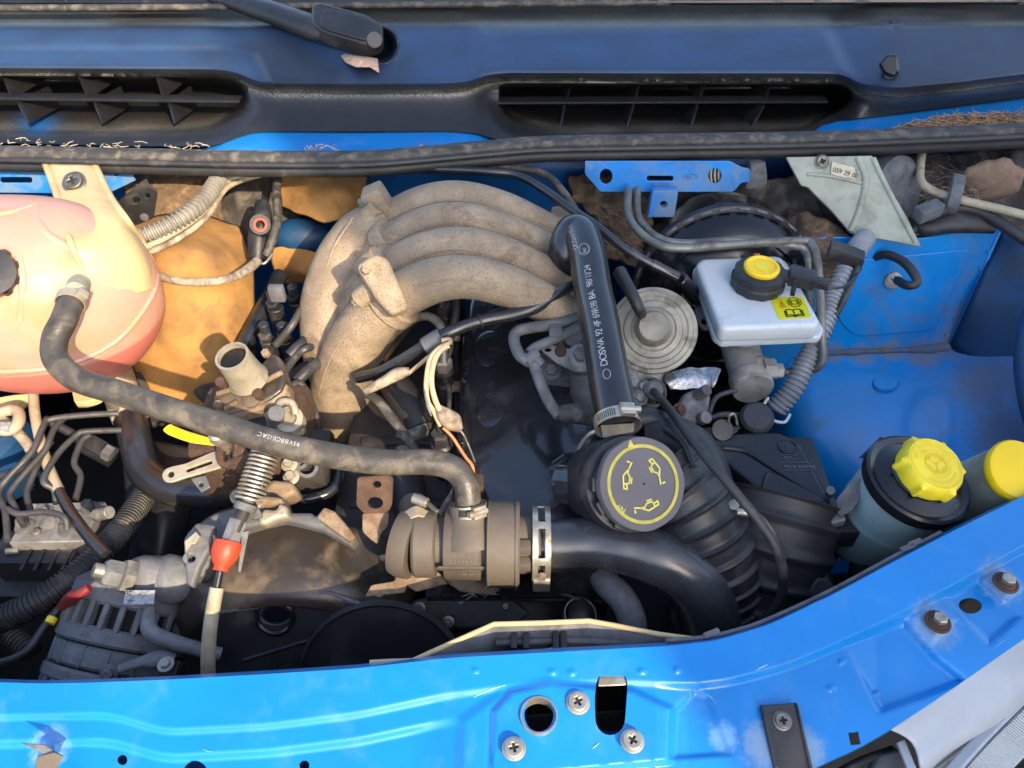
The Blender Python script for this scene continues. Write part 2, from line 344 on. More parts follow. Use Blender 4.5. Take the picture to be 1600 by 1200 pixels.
def sheet(name, rows, m, parent=None, sub=2, thick=.002, angle=60, nz=0, nsc=30):
    """rows of points (pixel, pixel, height) joined as a smooth sheet"""
    R = [[P(p) for p in r] for r in rows]; bm = bmesh.new(); g = []
    R = [smooth_path(r, 2 ** sub) for r in R]; T = list(zip(*R)); T = [smooth_path(list(c), 2 ** sub) for c in T]
    for c in T: g.append([bm.verts.new(p + (mnoise.noise_vector(p * nsc) * nz if nz else Vector())) for p in c])
    for a, b in zip(g, g[1:]):
        for i in range(len(a) - 1): bm.faces.new((a[i], a[i + 1], b[i + 1], b[i]))
    bmesh.ops.recalc_face_normals(bm, faces=bm.faces)
    f = bm.faces[0] if hasattr(bm.faces, 'ensure_lookup_table') and not bm.faces.ensure_lookup_table() else None
    if f and sum(q.normal.dot(CAM - q.calc_center_median()) for q in bm.faces) < 0: bmesh.ops.reverse_faces(bm, faces=bm.faces)
    o = fin(bm, name, m, parent, angle, recalc=False)
    if thick:
        s = o.modifiers.new('s', 'SOLIDIFY'); s.thickness = thick; s.offset = -1
    return o
def blob(name, c, radii, m, parent=None, amp=.25, freq=18, seed=0, sub=3, rot=None):
    c = P(c); bm = bmesh.new(); bmesh.ops.create_icosphere(bm, subdivisions=sub, radius=1)
    R = rot or Matrix.Identity(3); s = Vector((seed * 3.1, seed * 1.7, seed * 2.3))
    for v in bm.verts:
        d = v.co.copy(); k = 1 + amp * mnoise.fractal(Vector((d.x * radii[0], d.y * radii[1], d.z * radii[2])) * freq + s, 1, 2, 3)
        v.co = c + R @ Vector((d.x * radii[0], d.y * radii[1], d.z * radii[2])) * k
    return fin(bm, name, m, parent, 60)
def box(name, c, size, m, parent=None, axes=None, bev=.002, seg=2):
    c = P(c); bm = bmesh.new(); bmesh.ops.create_cube(bm, size=1)
    x, y, z = axes or (Vector((1, 0, 0)), Vector((0, 1, 0)), Vector((0, 0, 1)))
    for v in bm.verts: v.co = Vector((v.co.x * size[0], v.co.y * size[1], v.co.z * size[2]))
    if bev: bmesh.ops.bevel(bm, geom=bm.edges[:], offset=min(bev, min(size) * .45), segments=seg, affect='EDGES', profile=.6)
    for v in bm.verts: v.co = c + x * v.co.x + y * v.co.y + z * v.co.z
    return fin(bm, name, m, parent)
def hexbolt(name, c, axis, r, m='zinc', parent=None, h=None, washer=True):
    c = P(c); r = rm(r, [c]); h = h or r * .9; o = None
    o = lathe(name, [(0, 0), (r * .95, 0), (r, r * .1), (r, h * .85), (r * .8, h), (r * .45, h), (r * .4, h * .9), (0, h * .9)], c, axis, m, parent, 6)
    if washer: lathe('washer', [(0, 0), (r * 1.6, 0), (r * 1.6, r * .15), (r * 1.45, r * .22), (0, r * .22)], c - axis.normalized() * r * .1, axis, m, o if parent and not parent.parent else parent or o, 24)
    return o
def screw(name, c, axis, r, m='zinc', parent=None):
    c = P(c); r = rm(r, [c]); x, y, n = frame(axis); a, w = r * .48, r * .13
    cross = [(a, w), (w, w), (w, a), (-w, a), (-w, w), (-a, w), (-a, -w), (-w, -w), (-w, -a), (w, -a), (w, -w), (a, -w)]
    k = random.random() * 1.5; cross = [(u * math.cos(k) - v * math.sin(k), u * math.sin(k) + v * math.cos(k)) for u, v in cross]
    me = fill([circ(0, 0, r, n=28), cross], r * .5, r * .14)
    M = Matrix(((x.x, y.x, n.x, 0), (x.y, y.y, n.y, 0), (x.z, y.z, n.z, 0), (0, 0, 0, 1)))
    me.transform(Matrix.Translation(c + n * r * .25) @ M); o = link(name, me, m, parent)
    sub = o if (parent and not parent.parent) or not parent else parent
    lathe('flange', [(0, 0), (r * 1.22, 0), (r * 1.25, r * .08), (r * 1.1, r * .16), (0, r * .16)], c - n * r * .02, n, m, sub, 28)
    lathe('recess', [(0, 0), (r * .5, 0), (r * .5, r * .03), (0, r * .03)], c + n * r * .15, n, 'grime', sub, 12)
    return o
def clamp(name, label, c, axis, r, width, side, m='zinc', group='hose clamps', worm=True):
    """worm-drive hose clip: band with slots, screw housing and screw"""
    c = P(c); r = rm(r, [c]); n = axis.normalized(); t = thing(name, label, 'hose clamp', c, group); w = width
    lathe('band', [(r, -w / 2), (r + .0012, -w / 2), (r + .0012, w / 2), (r, w / 2), (r, -w / 2)], c, n, m, t, 48)
    side = (side - n * side.dot(n)).normalized(); tan = n.cross(side)
    if worm:
        box('screw_housing', c + side * (r + .003), (.016, w * 1.05, .007), m, t, (tan, n, side), .001)
        cyl('screw', c + side * (r + .0045) - tan * .014, c + side * (r + .0045) + tan * .009, .0036, m, t, 12)
        bm = bmesh.new()
        for i in range(-9, 10):
            a = i * .09 + (.5 if i >= 0 else -.5) ; d = (side * math.cos(a) + tan * math.sin(a)); q = c + d * (r + .0014); u = n.cross(d)
            vs = [bm.verts.new(q + n * (s * w * .32) + u * (k * .0006)) for s, k in ((-1, -1), (1, -1), (1, 1), (-1, 1))]; bm.faces.new(vs)
        o = fin(bm, 'thread_slots', 'grime', t); o['kind'] = 'stuff'
    else:
        box('ear', c + side * (r + .004), (.012, w * .9, .008), m, t, (tan, n, side), .0015)
    return t
TX = {}
def glyph(ch):
    if ch not in TX:
        cu = bpy.data.curves.new('t', 'FONT'); cu.body = ch; cu.size = 1; cu.resolution_u = 3; cu.offset = .0
        ob = bpy.data.objects.new('t', cu); me = bpy.data.meshes.new_from_object(ob); bpy.data.objects.remove(ob)
        vs = [v.co.copy() for v in me.vertices]; fs = [tuple(p.vertices) for p in me.polygons]
        TX[ch] = (vs, fs, (max((v.x for v in vs), default=.25) + .1) if ch != ' ' else .35)
    return TX[ch]
def lettering(name, text, fn, h, m, parent, sp=1.0, x0=0, slant=0, wide=1.0):
    """flat print: fn(u, v) gives the surface point of text coordinates in metres"""
    bm = bmesh.new(); u0 = x0
    for ch in text:
        vs, fs, adv = glyph(ch); bv = [bm.verts.new(fn(u0 + (v.x + slant * v.y) * h * wide, v.y * h)) for v in vs]
        for f in fs:
            try: bm.faces.new([bv[i] for i in f])
            except ValueError: pass
        u0 += adv * h * sp * wide
    return fin(bm, name, m, parent, recalc=False, smooth=False)
def on_plane(o, x, y, lift=.0004):
    n = x.cross(y).normalized()
    if n.dot(CAM - o) < 0: n = -n
    return lambda u, v: o + x * u + y * v + n * lift
def on_tube(pts, r, s0, face, sign=1, steps=12, lift=.0004):
    path = smooth_path([P(p) for p in pts], steps); r = rm(r, [P(p) for p in pts]); d = [0]
    for a, b in zip(path, path[1:]): d.append(d[-1] + (b - a).length)
    def f(u, v):
        s = min(max(0, s0 + sign * u), d[-1] - 1e-6); j = 0
        while d[j + 1] < s: j += 1
        p = path[j].lerp(path[j + 1], (s - d[j]) / (d[j + 1] - d[j])); t = (path[j + 1] - path[j]).normalized()
        n = (face - t * face.dot(t)).normalized(); b = n.cross(t * sign); a = v / r
        return p + (n * math.cos(a) + b * math.sin(a)) * (r + lift)
    return f
def strokes(name, lines, fn, w, m, parent):
    """flat print made of lines: polylines in (u, v) mapped by fn"""
    bm = bmesh.new()
    for pl in lines:
        for (a, b) in zip(pl, pl[1:]):
            a, b = Vector(a), Vector(b); d = (b - a)
            if d.length < 1e-9: continue
            d.normalize(); q = Vector((-d.y, d.x)) * w / 2; a2, b2 = a - d * w * .4, b + d * w * .4
            bm.faces.new([bm.verts.new(fn(*p)) for p in (a2 - q, b2 - q, b2 + q, a2 + q)])
    return fin(bm, name, m, parent, recalc=False, smooth=False)
def arc(cx, cy, r, a0, a1, n=14, ry=None): return [(cx + r * math.cos(rad(a0 + (a1 - a0) * i / n)), cy + (ry or r) * math.sin(rad(a0 + (a1 - a0) * i / n))) for i in range(n + 1)]
def oval_badge(parent, fn, cx, cy, rx, ry, m='print_white', w=.0006, word=True):
    """the maker's oval with its script name, as printed or moulded on a part"""
    strokes('oval_mark', [arc(cx, cy, rx, 0, 360, 28, ry)], fn, w, m, parent)
    if word: lettering('script_mark', 'Ford', lambda u, v: fn(cx - rx * .72 + u, cy - ry * .45 + v), ry * 1.25, m, parent, .86, 0, .25, rx / ry * .36)
VZ, VY, VX = Vector((0, 0, 1)), Vector((0, 1, 0)), Vector((1, 0, 0))
TOCAM = (-FW)

# ================================================================== SETTING
def interp(pts, x):
    xs = [p[0] for p in pts]; return np.interp(x, xs, [p[1] for p in pts])
def sdpoly(px, py, poly):
    """signed distance (pixels) to a polygon, negative inside"""
    px, py = np.asarray(px, float), np.asarray(py, float); d = np.full(px.shape, 1e9); ins = np.zeros(px.shape, bool); n = len(poly)
    for i in range(n):
        (ax, ay), (bx, by) = poly[i], poly[(i + 1) % n]; ex, ey = bx - ax, by - ay; wx, wy = px - ax, py - ay
        t = np.clip((wx * ex + wy * ey) / (ex * ex + ey * ey), 0, 1); d = np.minimum(d, np.hypot(wx - ex * t, wy - ey * t))
        c = (ay > py) != (by > py); xi = ax + (py - ay) / ((by - ay) if by != ay else 1e-9) * ex; ins ^= c & (px < xi)
    return np.where(ins, -d, d)
def sst(a, b, x):
    t = np.clip((x - a) / (b - a), 0, 1); return t * t * (3 - 2 * t)
def field(name, X, Y, Z, m, parent=None, thick=.0015, angle=50, tints=None):
    """a pressed sheet: a grid of sight lines X, Y meeting heights Z"""
    bm = bmesh.new(); g = [[bm.verts.new(at(X[i, j], Y[i, j], Z[i, j])) for j in range(X.shape[1])] for i in range(X.shape[0])]
    for a, b in zip(g, g[1:]):
        for i in range(len(a) - 1): bm.faces.new((a[i], a[i + 1], b[i + 1], b[i]))
    bm.normal_update()
    if sum(f.normal.z for f in bm.faces) < 0: bmesh.ops.reverse_faces(bm, faces=bm.faces)
    o = fin(bm, name, m, parent, angle, recalc=False)
    if tints:
        at_ = o.data.color_attributes.new('spray_sheen_dust', 'FLOAT_COLOR', 'POINT'); q_ = np.ones((X.size, 4), np.float32)
        for i in range(3): q_[:, i] = np.clip(tints[i], 0, 1).ravel()
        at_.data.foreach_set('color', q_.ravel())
    if thick:
        s = o.modifiers.new('s', 'SOLIDIFY'); s.thickness = thick; s.offset = -1
    return o
def struct(o): o['kind'] = 'structure'; return o

g = bmesh.new(); bmesh.ops.create_grid(g, x_segments=2, y_segments=2, size=60)
for v in g.verts: v.co.z = -.95
struct(fin(g, 'ground', 'asphalt'))
c = Vector((.04, -.22, 0)) + SUN_AZ * 3.0; side = Vector((-SUN_AZ.y, SUN_AZ.x, 0))
bm = bmesh.new()
for k in (0, 1):
    for (a, z) in ((0, -.95), (2.6, -.95), (2.6, 3.0), (0, 3.0)): bm.verts.new(c + side * a + SUN_AZ * (k * .25) + VZ * z)
bm.verts.ensure_lookup_table(); q = bm.verts
for f in ((0, 1, 2, 3), (7, 6, 5, 4), (0, 4, 5, 1), (1, 5, 6, 2), (2, 6, 7, 3), (3, 7, 4, 0)): bm.faces.new([q[i] for i in f])
tag(fin(bm, 'added_shade_wall', 'wall_render'), 'unseen pale rendered wall added to shade half the engine bay', 'wall')  # wall made up out of view to cast the shade over the bay

# -- the bay's inner shell: floor, sides, bulkhead
bm = bmesh.new()
for p in ((-1.0, -.36, -.52), (1.0, -.36, -.52), (1.0, .56, -.52), (-1.0, .56, -.52)): bm.verts.new(p)
bm.faces.new(bm.verts[:]); o = struct(fin(bm, 'bay_floor', 'grime')); o.modifiers.new('s', 'SOLIDIFY').thickness = .004
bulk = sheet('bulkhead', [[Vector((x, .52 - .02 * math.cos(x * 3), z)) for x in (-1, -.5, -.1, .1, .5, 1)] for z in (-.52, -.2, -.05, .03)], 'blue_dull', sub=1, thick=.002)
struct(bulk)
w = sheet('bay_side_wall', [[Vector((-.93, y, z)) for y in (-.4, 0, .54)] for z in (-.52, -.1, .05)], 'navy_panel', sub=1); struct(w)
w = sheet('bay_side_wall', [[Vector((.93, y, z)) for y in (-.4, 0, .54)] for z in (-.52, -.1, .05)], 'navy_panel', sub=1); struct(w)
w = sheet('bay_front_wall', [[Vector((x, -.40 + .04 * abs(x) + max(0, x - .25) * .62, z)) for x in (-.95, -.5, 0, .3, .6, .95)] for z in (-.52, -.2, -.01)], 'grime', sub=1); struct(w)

# ================================================================== FRONT SLAM PANEL
SE = [(-300, 1060), (0, 1066), (60, 1068), (130, 1067), (260, 1062), (420, 1053), (560, 1044), (700, 1028), (900, 1017), (1050, 1009), (1120, 1001), (1200, 977), (1300, 930), (1400, 876), (1500, 824), (1600, 775), (1900, 650)]
SCR = [(-300, 1118), (0, 1116), (170, 1113), (260, 1139), (420, 1130), (560, 1112), (700, 1082), (850, 1062), (1000, 1062), (1080, 1068), (1140, 1061), (1230, 1037), (1320, 1000), (1400, 962), (1500, 908), (1600, 852), (1900, 700)]
SF = [(-300, 1330), (900, 1330), (1100, 1285), (1200, 1238), (1290, 1192), (1340, 1170), (1400, 1135), (1500, 1068), (1600, 998), (1900, 790)]
nx, nr = 560, 130
xs = np.linspace(-260, 1860, nx); ts = np.concatenate([[-.02, 0, .01], np.linspace(.02, 1, nr - 5), [1.004, 1.008]])
X = np.tile(xs, (nr, 1)); E, C1, FR = interp(SE, xs), interp(SCR, xs), interp(SF, xs)
# smooth the piecewise lines a little
ker = np.ones(13) / 13
def smo(a): return np.convolve(np.pad(a, 6, mode='edge'), ker, 'valid')
E, C1, FR = smo(E), smo(C1), smo(FR)
T = ts[:, None]; Y = E[None, :] + (FR - E)[None, :] * T
Z = .032 - .016 * T
stepd = np.where(xs > 1050, .008, np.where(xs < 700, .0045, .003)); stepd = smo(stepd)
Z = Z - stepd[None, :] * sst(-2, 13, Y - C1[None, :])
Z = Z - .006 * sst(0, 1, (Y - (C1[None, :] + 38)) / 18) * (X < 720) * sst(740, 640, X) 
lat = [(772, 1112), (800, 1082), (858, 1070), (985, 1080), (1046, 1108), (1044, 1188), (768, 1214)]
sd = sdpoly(X, Y, lat); Z = Z + .007 * sst(10, -4, sd)
lat2 = [(722, 1124), (785, 1082), (860, 1064), (800, 1200), (716, 1230)]
Z = Z + .003 * sst(10, -8, sdpoly(X, Y, lat2)) * sst(2, 12, sd)
Z = Z - .008 * sst(8, -8, sdpoly(X, Y, [(1318, 1004), (1412, 972), (1462, 1030), (1506, 1064), (1376, 1110)])) * np.clip((X - 1310) / 60, .3, 1)
Z = Z - .005 * sst(8, -8, sdpoly(X, Y, [(1478, 935), (1530, 905), (1590, 965), (1545, 1004)]))
Z = Z + .0025 * sst(7, -7, sdpoly(X, Y, [(1422, 962), (1450, 943), (1492, 968), (1457, 1004)]))
Z = Z + .0025 * sst(7, -7, sdpoly(X, Y, [(1532, 905), (1562, 885), (1602, 915), (1566, 940)]))
Z = Z - .004 * sst(6, -6, sdpoly(X, Y, [(1085, 1080), (1105, 1090), (1140, 1178), (1050, 1184), (1056, 1110)]))
for (a, b, r, hgt) in ((743, 1048, 6, .0018), (863, 1050, 7, .0018), (893, 1051, 7, .0018), (1003, 1049, 7, .0018), (1058, 1047, 7, .0018), (1315, 1034, 6, .0016), (1299, 1075, 7, .0018), (1368, 1083, 5, .003), (75, 1170, 22, .012)):
    Z = Z + hgt * sst(r, r * .4, np.hypot(X - a, Y - b)) * (1 if r > 15 else 1)
Z[0] = .014; Z[-2] = Z[-3] - .014; Z[-1] = Z[-3] - .045
panel = thing('front_slam_panel', 'glossy bright blue front slam panel across the front of the bay', 'car panel', (800, 1100, .02))
pan = field('panel_skin', X, Y, Z, 'blue_paint', panel, .0012)
def cutter(loop, z, h=.05):
    me = fill([[(p.x, p.y) for p in (at(a, b, z) for a, b in loop)]], h, 1e-5); me.transform(Matrix.Translation((0, 0, z)))
    o = bpy.data.objects.new('cutter', me); COL.objects.link(o); return o
slot = [(932, 1066), (936, 1056), (977, 1056), (981, 1066), (979, 1092), (977, 1122)] + [(953.5 + 23.5 * math.cos(k_ * math.pi / 10), 1122 + 26 * math.sin(k_ * math.pi / 10)) for k_ in range(1, 10)] + [(930, 1122), (929, 1092)]
bpy.context.view_layer.update(); apply(pan)
cut(pan, [cutter(circ(842, 1117, 23, 26), .03), cutter(slot, .03), cutter(circ(187, 1183, 8), .02), cutter(circ(473, 1191, 8), .02), cutter(circ(301, 1204, 20), .02),
          cutter(circ(1523, 938, 19, 12), .02), cutter([(1328, 1141), (1344, 1139), (1349, 1158), (1333, 1160)], .015)])
for nm, a, b in (('lock_screw', 903, 1098), ('lock_screw', 803, 1170), ('lock_screw', 988, 1158)): screw(nm, (a, b, .033), VZ, 15, 'zinc', panel)
for a, b, zz in ((1465, 972, .0235), (1571, 911, .027)):
    cc = at(a, b, zz); lathe('bolt_washer', [(0, 0), (.0115, 0), (.0115, .001), (.0102, .0022), (.0085, .0018), (.0078, .004), (0, .004)], cc, VZ, 'rust', panel, 32)
    hexbolt('panel_bolt', cc + VZ * .004, VZ, .0062, 'zinc', panel, washer=False)
lathe('lock_hole_collar', [(.0140, -.012), (.0152, -.012), (.0152, .0004), (.0140, .0004), (.0140, -.012)], at(842, 1117, .0335), VZ, 'zinc', panel, 36)
mat('scratch', (110, 165, 205), .5, var=.2, vscale=200, bump=0)
def scratch(pts, w=.0006):
    pp = [P(p) for p in pts]; pp = [Vector((p.x, p.y, 0)) for p in pp]
    from mathutils.bvhtree import BVHTree
    tr = scratch.__dict__.setdefault('t', BVHTree.FromPolygons([v.co for v in pan.data.vertices], [tuple(q.vertices) for q in pan.data.polygons]))
    bm = bmesh.new(); res = []
    for p in resample(smooth_path(pp, 4), .004):
        h = tr.ray_cast(Vector((p.x, p.y, .2)), Vector((0, 0, -1)))
        if h[0]: res.append(h[0] + VZ_ * .0003)
    if len(res) > 2: sweep(bm, res, [w * (.3 + .7 * math.sin(math.pi * (i + .5) / len(res))) for i in range(len(res))], 4); o = fin(bm, 'paint_scratch', 'scratch', panel)
    else: bm.free()
VZ_ = Vector((0, 0, 1))
for q in ([(312, 1164), (320, 1167), (328, 1168)], [(740, 1086), (765, 1076), (790, 1070)], [(1076, 1068), (1084, 1078), (1080, 1084)], [(1108, 1076), (1116, 1082), (1122, 1090)], [(1182, 1046), (1190, 1041), (1200, 1037)], [(975, 1082), (985, 1088), (994, 1087)], [(926, 1168), (931, 1164), (936, 1160)], [(1262, 948), (1272, 942), (1282, 938)], [(1570, 995), (1580, 988), (1590, 980)]):
    scratch([(x_, y_, .03) for x_, y_ in q], random.choice((.0003, .00045, .0006)))
plate('slot_lip', rounded([(936, 1056), (977, 1056), (979, 1070), (934, 1072)], 3), .027, .002, 'zinc', panel)
# lock cross-member just under the holes
bm = bmesh.new(); 
box('cross_member', Vector((-.35, -.43, -.04)), (1.1, .05, .04), 'blue_dull', panel, bev=.006)
# thin black edge seal and clips along the rear lip on the right
t = thing('edge_trim', 'thin grey sealing strip clipped along the rear lip of the slam panel', 'trim', (1300, 928, .02))
ep = [(1040, 1001), (1100, 996), (1150, 985), (1200, 968), (1300, 922), (1400, 868), (1470, 832)]
tube('seal_strip', [(a, b, .022) for a, b in ep], .0022, 'alu_dusty', t, 8)
tube('rubber_lip', [(a + 4, b + 9, .024) for a, b in ep], .0022, 'rubber', t, 8)
for a, b in ((1112, 990), (1430, 848), (1418, 856)): box('clip', (a, b, .024), (.016, .006, .003), 'alu_dusty', t, (Vector((.9, .35, 0)).normalized(), Vector((-.35, .9, 0)).normalized(), VZ))
# black strap bracket screwed to the panel
t = thing('bonnet_stop_bracket', 'black metal strap bracket screwed flat to the blue slam panel', 'bracket', (1222, 1120, .018))
pl = (at(1220, 1100, .0215), Vector((0, -.25, 1)).normalized())
plate('strap', [(1188, 1102), (1242, 1098), (1246, 1104), (1272, 1215), (1212, 1220)], pl, .0035, 'black_satin', t, bev=.001)
for e in ([(1188, 1102), (1192, 1101), (1217, 1220), (1212, 1220)], [(1242, 1098), (1246, 1103), (1272, 1215), (1267, 1215)]): plate('strap_flange', e, pl, .006, 'black_satin', t, lift=.0028)
screw('strap_screw', onp(1222, 1126, *pl) + pl[1] * .0005, pl[1], 12, 'steel', t)
# loose metal clip on the far side of the panel
t = thing('panel_clip', 'bent scuffed grey metal clip sticking up from blue panel', 'clip', (75, 1185, .03))
plate('clip_tongue', [(30, 1160), (70, 1163), (96, 1180), (84, 1186), (58, 1172)], (at(70, 1170, .04), Vector((.2, -.2, 1))), .002, 'alu_dusty', t)
plate('clip_leg', [(58, 1182), (84, 1176), (98, 1182), (80, 1215), (50, 1215)], (at(75, 1190, .036), Vector((.1, -.8, .7))), .002, 'grey_plastic', t)

# ================================================================== HEADLAMP AND BUMPER CORNER
t = thing('bumper_corner', 'pale grey painted bumper edge below the blue panel', 'bumper', (1500, 1120, -.05))
sheet('bumper_skin', [[(1385, 1138, -.02), (1424, 1112, -.015), (1505, 1056, -.01), (1606, 980, -.005), (1746, 874, 0)], [(1425, 1160, -.03), (1465, 1140, -.028), (1545, 1090, -.024), (1640, 1015, -.02), (1780, 920, -.015)],
       [(1440, 1205, -.045), (1485, 1170, -.045), (1570, 1120, -.045), (1660, 1045, -.045), (1800, 960, -.04)], [(1440, 1235, -.12), (1490, 1190, -.12), (1580, 1135, -.12), (1670, 1060, -.12), (1810, 985, -.12)]], 'bumper_grey', t)
t = thing('headlamp', 'clear ribbed headlamp lens at the corner of the bumper', 'headlamp', (1560, 1160, -.08))
rows = []
sheet('lens_rim', [[(1455, 1225, -.06), (1505, 1168, -.055), (1560, 1115, -.052), (1640, 1040, -.05), (1760, 950, -.05)], [(1475, 1235, -.058), (1520, 1180, -.052), (1572, 1126, -.05), (1655, 1050, -.048), (1775, 960, -.048)]], 'bumper_grey', t, thick=.006)
lensrows = [[(1478, 1238, -.064), (1523, 1183, -.058), (1575, 1130, -.056), (1657, 1055, -.054), (1778, 965, -.054)], [(1530, 1260, -.072), (1570, 1215, -.066), (1620, 1165, -.064), (1700, 1095, -.062), (1830, 1010, -.062)]]
sheet('lens', lensrows, 'lens', t, thick=.003)
A = [smooth_path([P(p) for p in r], 24) for r in lensrows]
bm = bmesh.new()
for i in range(0, 90): sweep(bm, [A[0][i].lerp(A[1][i], .03) + VZ * .0006, A[0][i].lerp(A[1][i], .95) + VZ * .0006], [.0011, .0011], 5)
o = fin(bm, 'lens_flutes', 'lens', t); o['kind'] = 'stuff'
sheet('reflector', [[(a, b, z - .03) for a, b, z in r] for r in lensrows], 'reflector', t)
box('lens_tab', (1590, 1062, -.04), (.03, .014, .012), 'bumper_grey', t, bev=.003)
t = thing('lamp_bracket', 'dark bracket and pale plastic lug beneath the blue panel edge', 'bracket', (1380, 1190, -.08))
plate('lug', [(1358, 1200), (1372, 1176), (1408, 1166), (1424, 1200), (1400, 1230), (1350, 1230)], -.06, .02, 'alu_dusty', t, bev=.004, rnd=6)
tube('rod', [(1300, 1215, -.05), (1345, 1190, -.06), (1395, 1172, -.07)], 7, 'black_satin', t)
plate('rim', [(1402, 1160), (1414, 1154), (1442, 1225), (1428, 1225)], -.04, .004, 'bumper_grey', t)

# ================================================================== RADIATOR SHROUD
t = thing('radiator_shroud', 'grey plastic radiator shroud with a pale bent rim behind slam panel', 'shroud', (850, 1010, -.02))
top = [(578, 1036, .012), (645, 1033, .012), (700, 1008, .012), (772, 976, .012), (850, 974, .012), (920, 971, .012), (960, 978, .012), (1030, 992, .012), (1090, 1000, .012), (1130, 998, .012)]
bm = bmesh.new(); a = [P(p) for p in top]; av = [bm.verts.new(p) for p in a]; bv = [bm.verts.new(p + Vector((0, -.02 - .0, -.07))) for p in a]
for i in range(len(a) - 1): bm.faces.new((av[i], av[i + 1], bv[i + 1], bv[i]))
o = fin(bm, 'shroud_wall', 'alu_dusty', t, 20); s = o.modifiers.new('s', 'SOLIDIFY'); s.thickness = .003; s.offset = 0
bm = bmesh.new(); sweep(bm, [p + VZ * .001 for p in a], [.0023] * len(a), 8, squash=None); fin(bm, 'rim', 'cream_plastic', t)
tube('overflow_pipe', [(775, 1004, -.005), (830, 1003, -.005), (890, 1001, -.005), (1020, 1006, -.005)], 6, 'alu_dusty', t, 10)
for px in (803, 822, 868, 880): box('pipe_clip', (px, 1002, -.003), (.006, .02, .014), 'black_satin', t, bev=.002)
plate('rim_foot', [(582, 1030), (618, 1028), (622, 1038), (578, 1040)], .013, .003, 'alu_dusty', t)

# ================================================================== SCUTTLE
ridge = [(-300, 118), (0, 118), (340, 120), (372, 126), (395, 138), (420, 144), (560, 145), (700, 144), (735, 140), (758, 130), (790, 126), (1000, 127), (1240, 127), (1315, 128), (1345, 145), (1400, 152), (1500, 142), (1600, 128), (1900, 95)]
lower = [(-300, 222), (0, 222), (200, 227), (330, 228), (352, 222), (380, 210), (402, 205), (700, 205), (745, 208), (775, 217), (850, 220), (1230, 217), (1280, 205), (1330, 186), (1400, 178), (1500, 165), (1600, 152), (1900, 110)]
topz = [(-300, 8), (400, 6), (800, 4), (1200, 2), (1560, 2), (1900, 30)]
xs = np.linspace(-280, 1880, 360); ker = np.ones(5) / 5
def smo2(a): return np.convolve(np.pad(a, 2, mode='edge'), ker, 'valid')
Rg, Lw = smo2(interp(ridge, xs)), smo2(interp(lower, xs)); Tp = interp(topz, xs) - 40
n1, n2 = 40, 44
rows_y = [Tp[None, :] + (Rg - Tp)[None, :] * np.linspace(0, 1, n1)[:, None], Rg[None, :] + (Lw - Rg)[None, :] * np.linspace(.012, 1, n2)[:, None], (Lw + 1)[None, :], (Lw + 2)[None, :]]
Y = np.vstack(rows_y); X = np.tile(xs, (Y.shape[0], 1))
u = (Y - Rg[None, :]) / np.maximum(1, (Lw - Rg)[None, :])           # below 0: top surface, 0..1 front face
Zt = .150 + .00038 * (Rg[None, :] - Y)                                # top surface rises to the back
Zt = Zt - .014 * np.exp(-((Y - Rg[None, :]) / 9.0) ** 2)              # rounded shoulder
Zt = np.where(Y < 42 - (X - 800) * .004, Zt - .006 * sst(42, 34, Y), Zt)  # step to the windscreen trim
Zf = .136 - .04 * np.clip(u, 0, 1) ** .8
# shallow pressed relief of the top surface
relief = [(300, 60), (370, 66), (405, 80), (430, 150), (520, 150), (560, 90), (600, 120), (745, 112), (760, 60), (770, 44), (1280, 36), (1330, 120), (1290, 120), (800, 118), (420, 118), (395, 80)]
Zt = Zt - .005 * sst(8, -8, sdpoly(X, Y, [(-300, 74), (350, 74), (398, 82), (428, 140), (400, 160), (-300, 160)])) * 1
Zt = Zt + .006 * sst(14, -14, sdpoly(X, Y, [(742, 42), (1290, 36), (1335, 130), (1330, 160), (740, 160)]))
Z = np.where(u < 0, Zt, Zf)
ventL = rounded([(-300, 120), (352, 121), (386, 134), (378, 172), (330, 203), (200, 210), (-300, 206)], 22, 5)
ventR = rounded([(778, 133), (1318, 132), (1332, 146), (1318, 168), (1250, 206), (880, 213), (790, 185)], 18, 5)
for vp, drop in ((ventL, .072), (ventR, .075)):
    ymin, ymax = (121, 208) if vp is ventL else (133, 212)
    sdv = sdpoly(X, Y, vp); depth = drop * np.clip((ymax - Y) / (ymax - ymin), 0, 1) ** .8
    Z = Z - depth * sst(3, -5, sdv)
    Z = Z - .012 * sst(30, -8, sdv) * sst(.1, .5, u) * (u > 0)
Z = Z - .045 * sst(25, 14, np.hypot((X - 596), (Y - 72) * .9))         # wiper spindle well
Z = Z - .0016 * (sst(12, 10.5, np.hypot(X - 1398, Y - 34)) - sst(10.5, 9, np.hypot(X - 1398, Y - 34)))
Z[-1] = Z[-3] - .03
scut = thing('scuttle_cowl', 'matt black plastic scuttle panel with two ribbed air intakes', 'car panel', (800, 200, .1))
nz_ = np.array([[mnoise.fractal(Vector((X[i, j] * .012, Y[i, j] * .03, 0)), 1, 2, 3) for j in range(X.shape[1])] for i in range(X.shape[0])])
spray_sheen = sst(36, 52, Y) * sst(-2, -22, Y - Rg[None, :]) * (.58 + .2 * nz_)  # blue tint of the top surface: stray paint with sky reflection painted in
spray_sheen = spray_sheen * (1 - .75 * sst(22, -10, sdpoly(X, Y, [(380, 66), (440, 66), (530, 110), (520, 150), (430, 150), (410, 100)]))) * (1 - .6 * sst(1300, 1420, X)) * (1 - .5 * sst(30, -10, sdpoly(X, Y, [(560, 95), (640, 95), (620, 150), (540, 150)])))
spray_sheen = spray_sheen * (1 - .45 * np.exp(-((X - 340) / 60) ** 2) * np.exp(-((Y - 85) / 20) ** 2))
dust = .75 * np.exp(-((Y - Rg[None, :] - 2) / 7.0) ** 2) + .28 * sst(42, 30, Y) * sst(6, 14, Y)
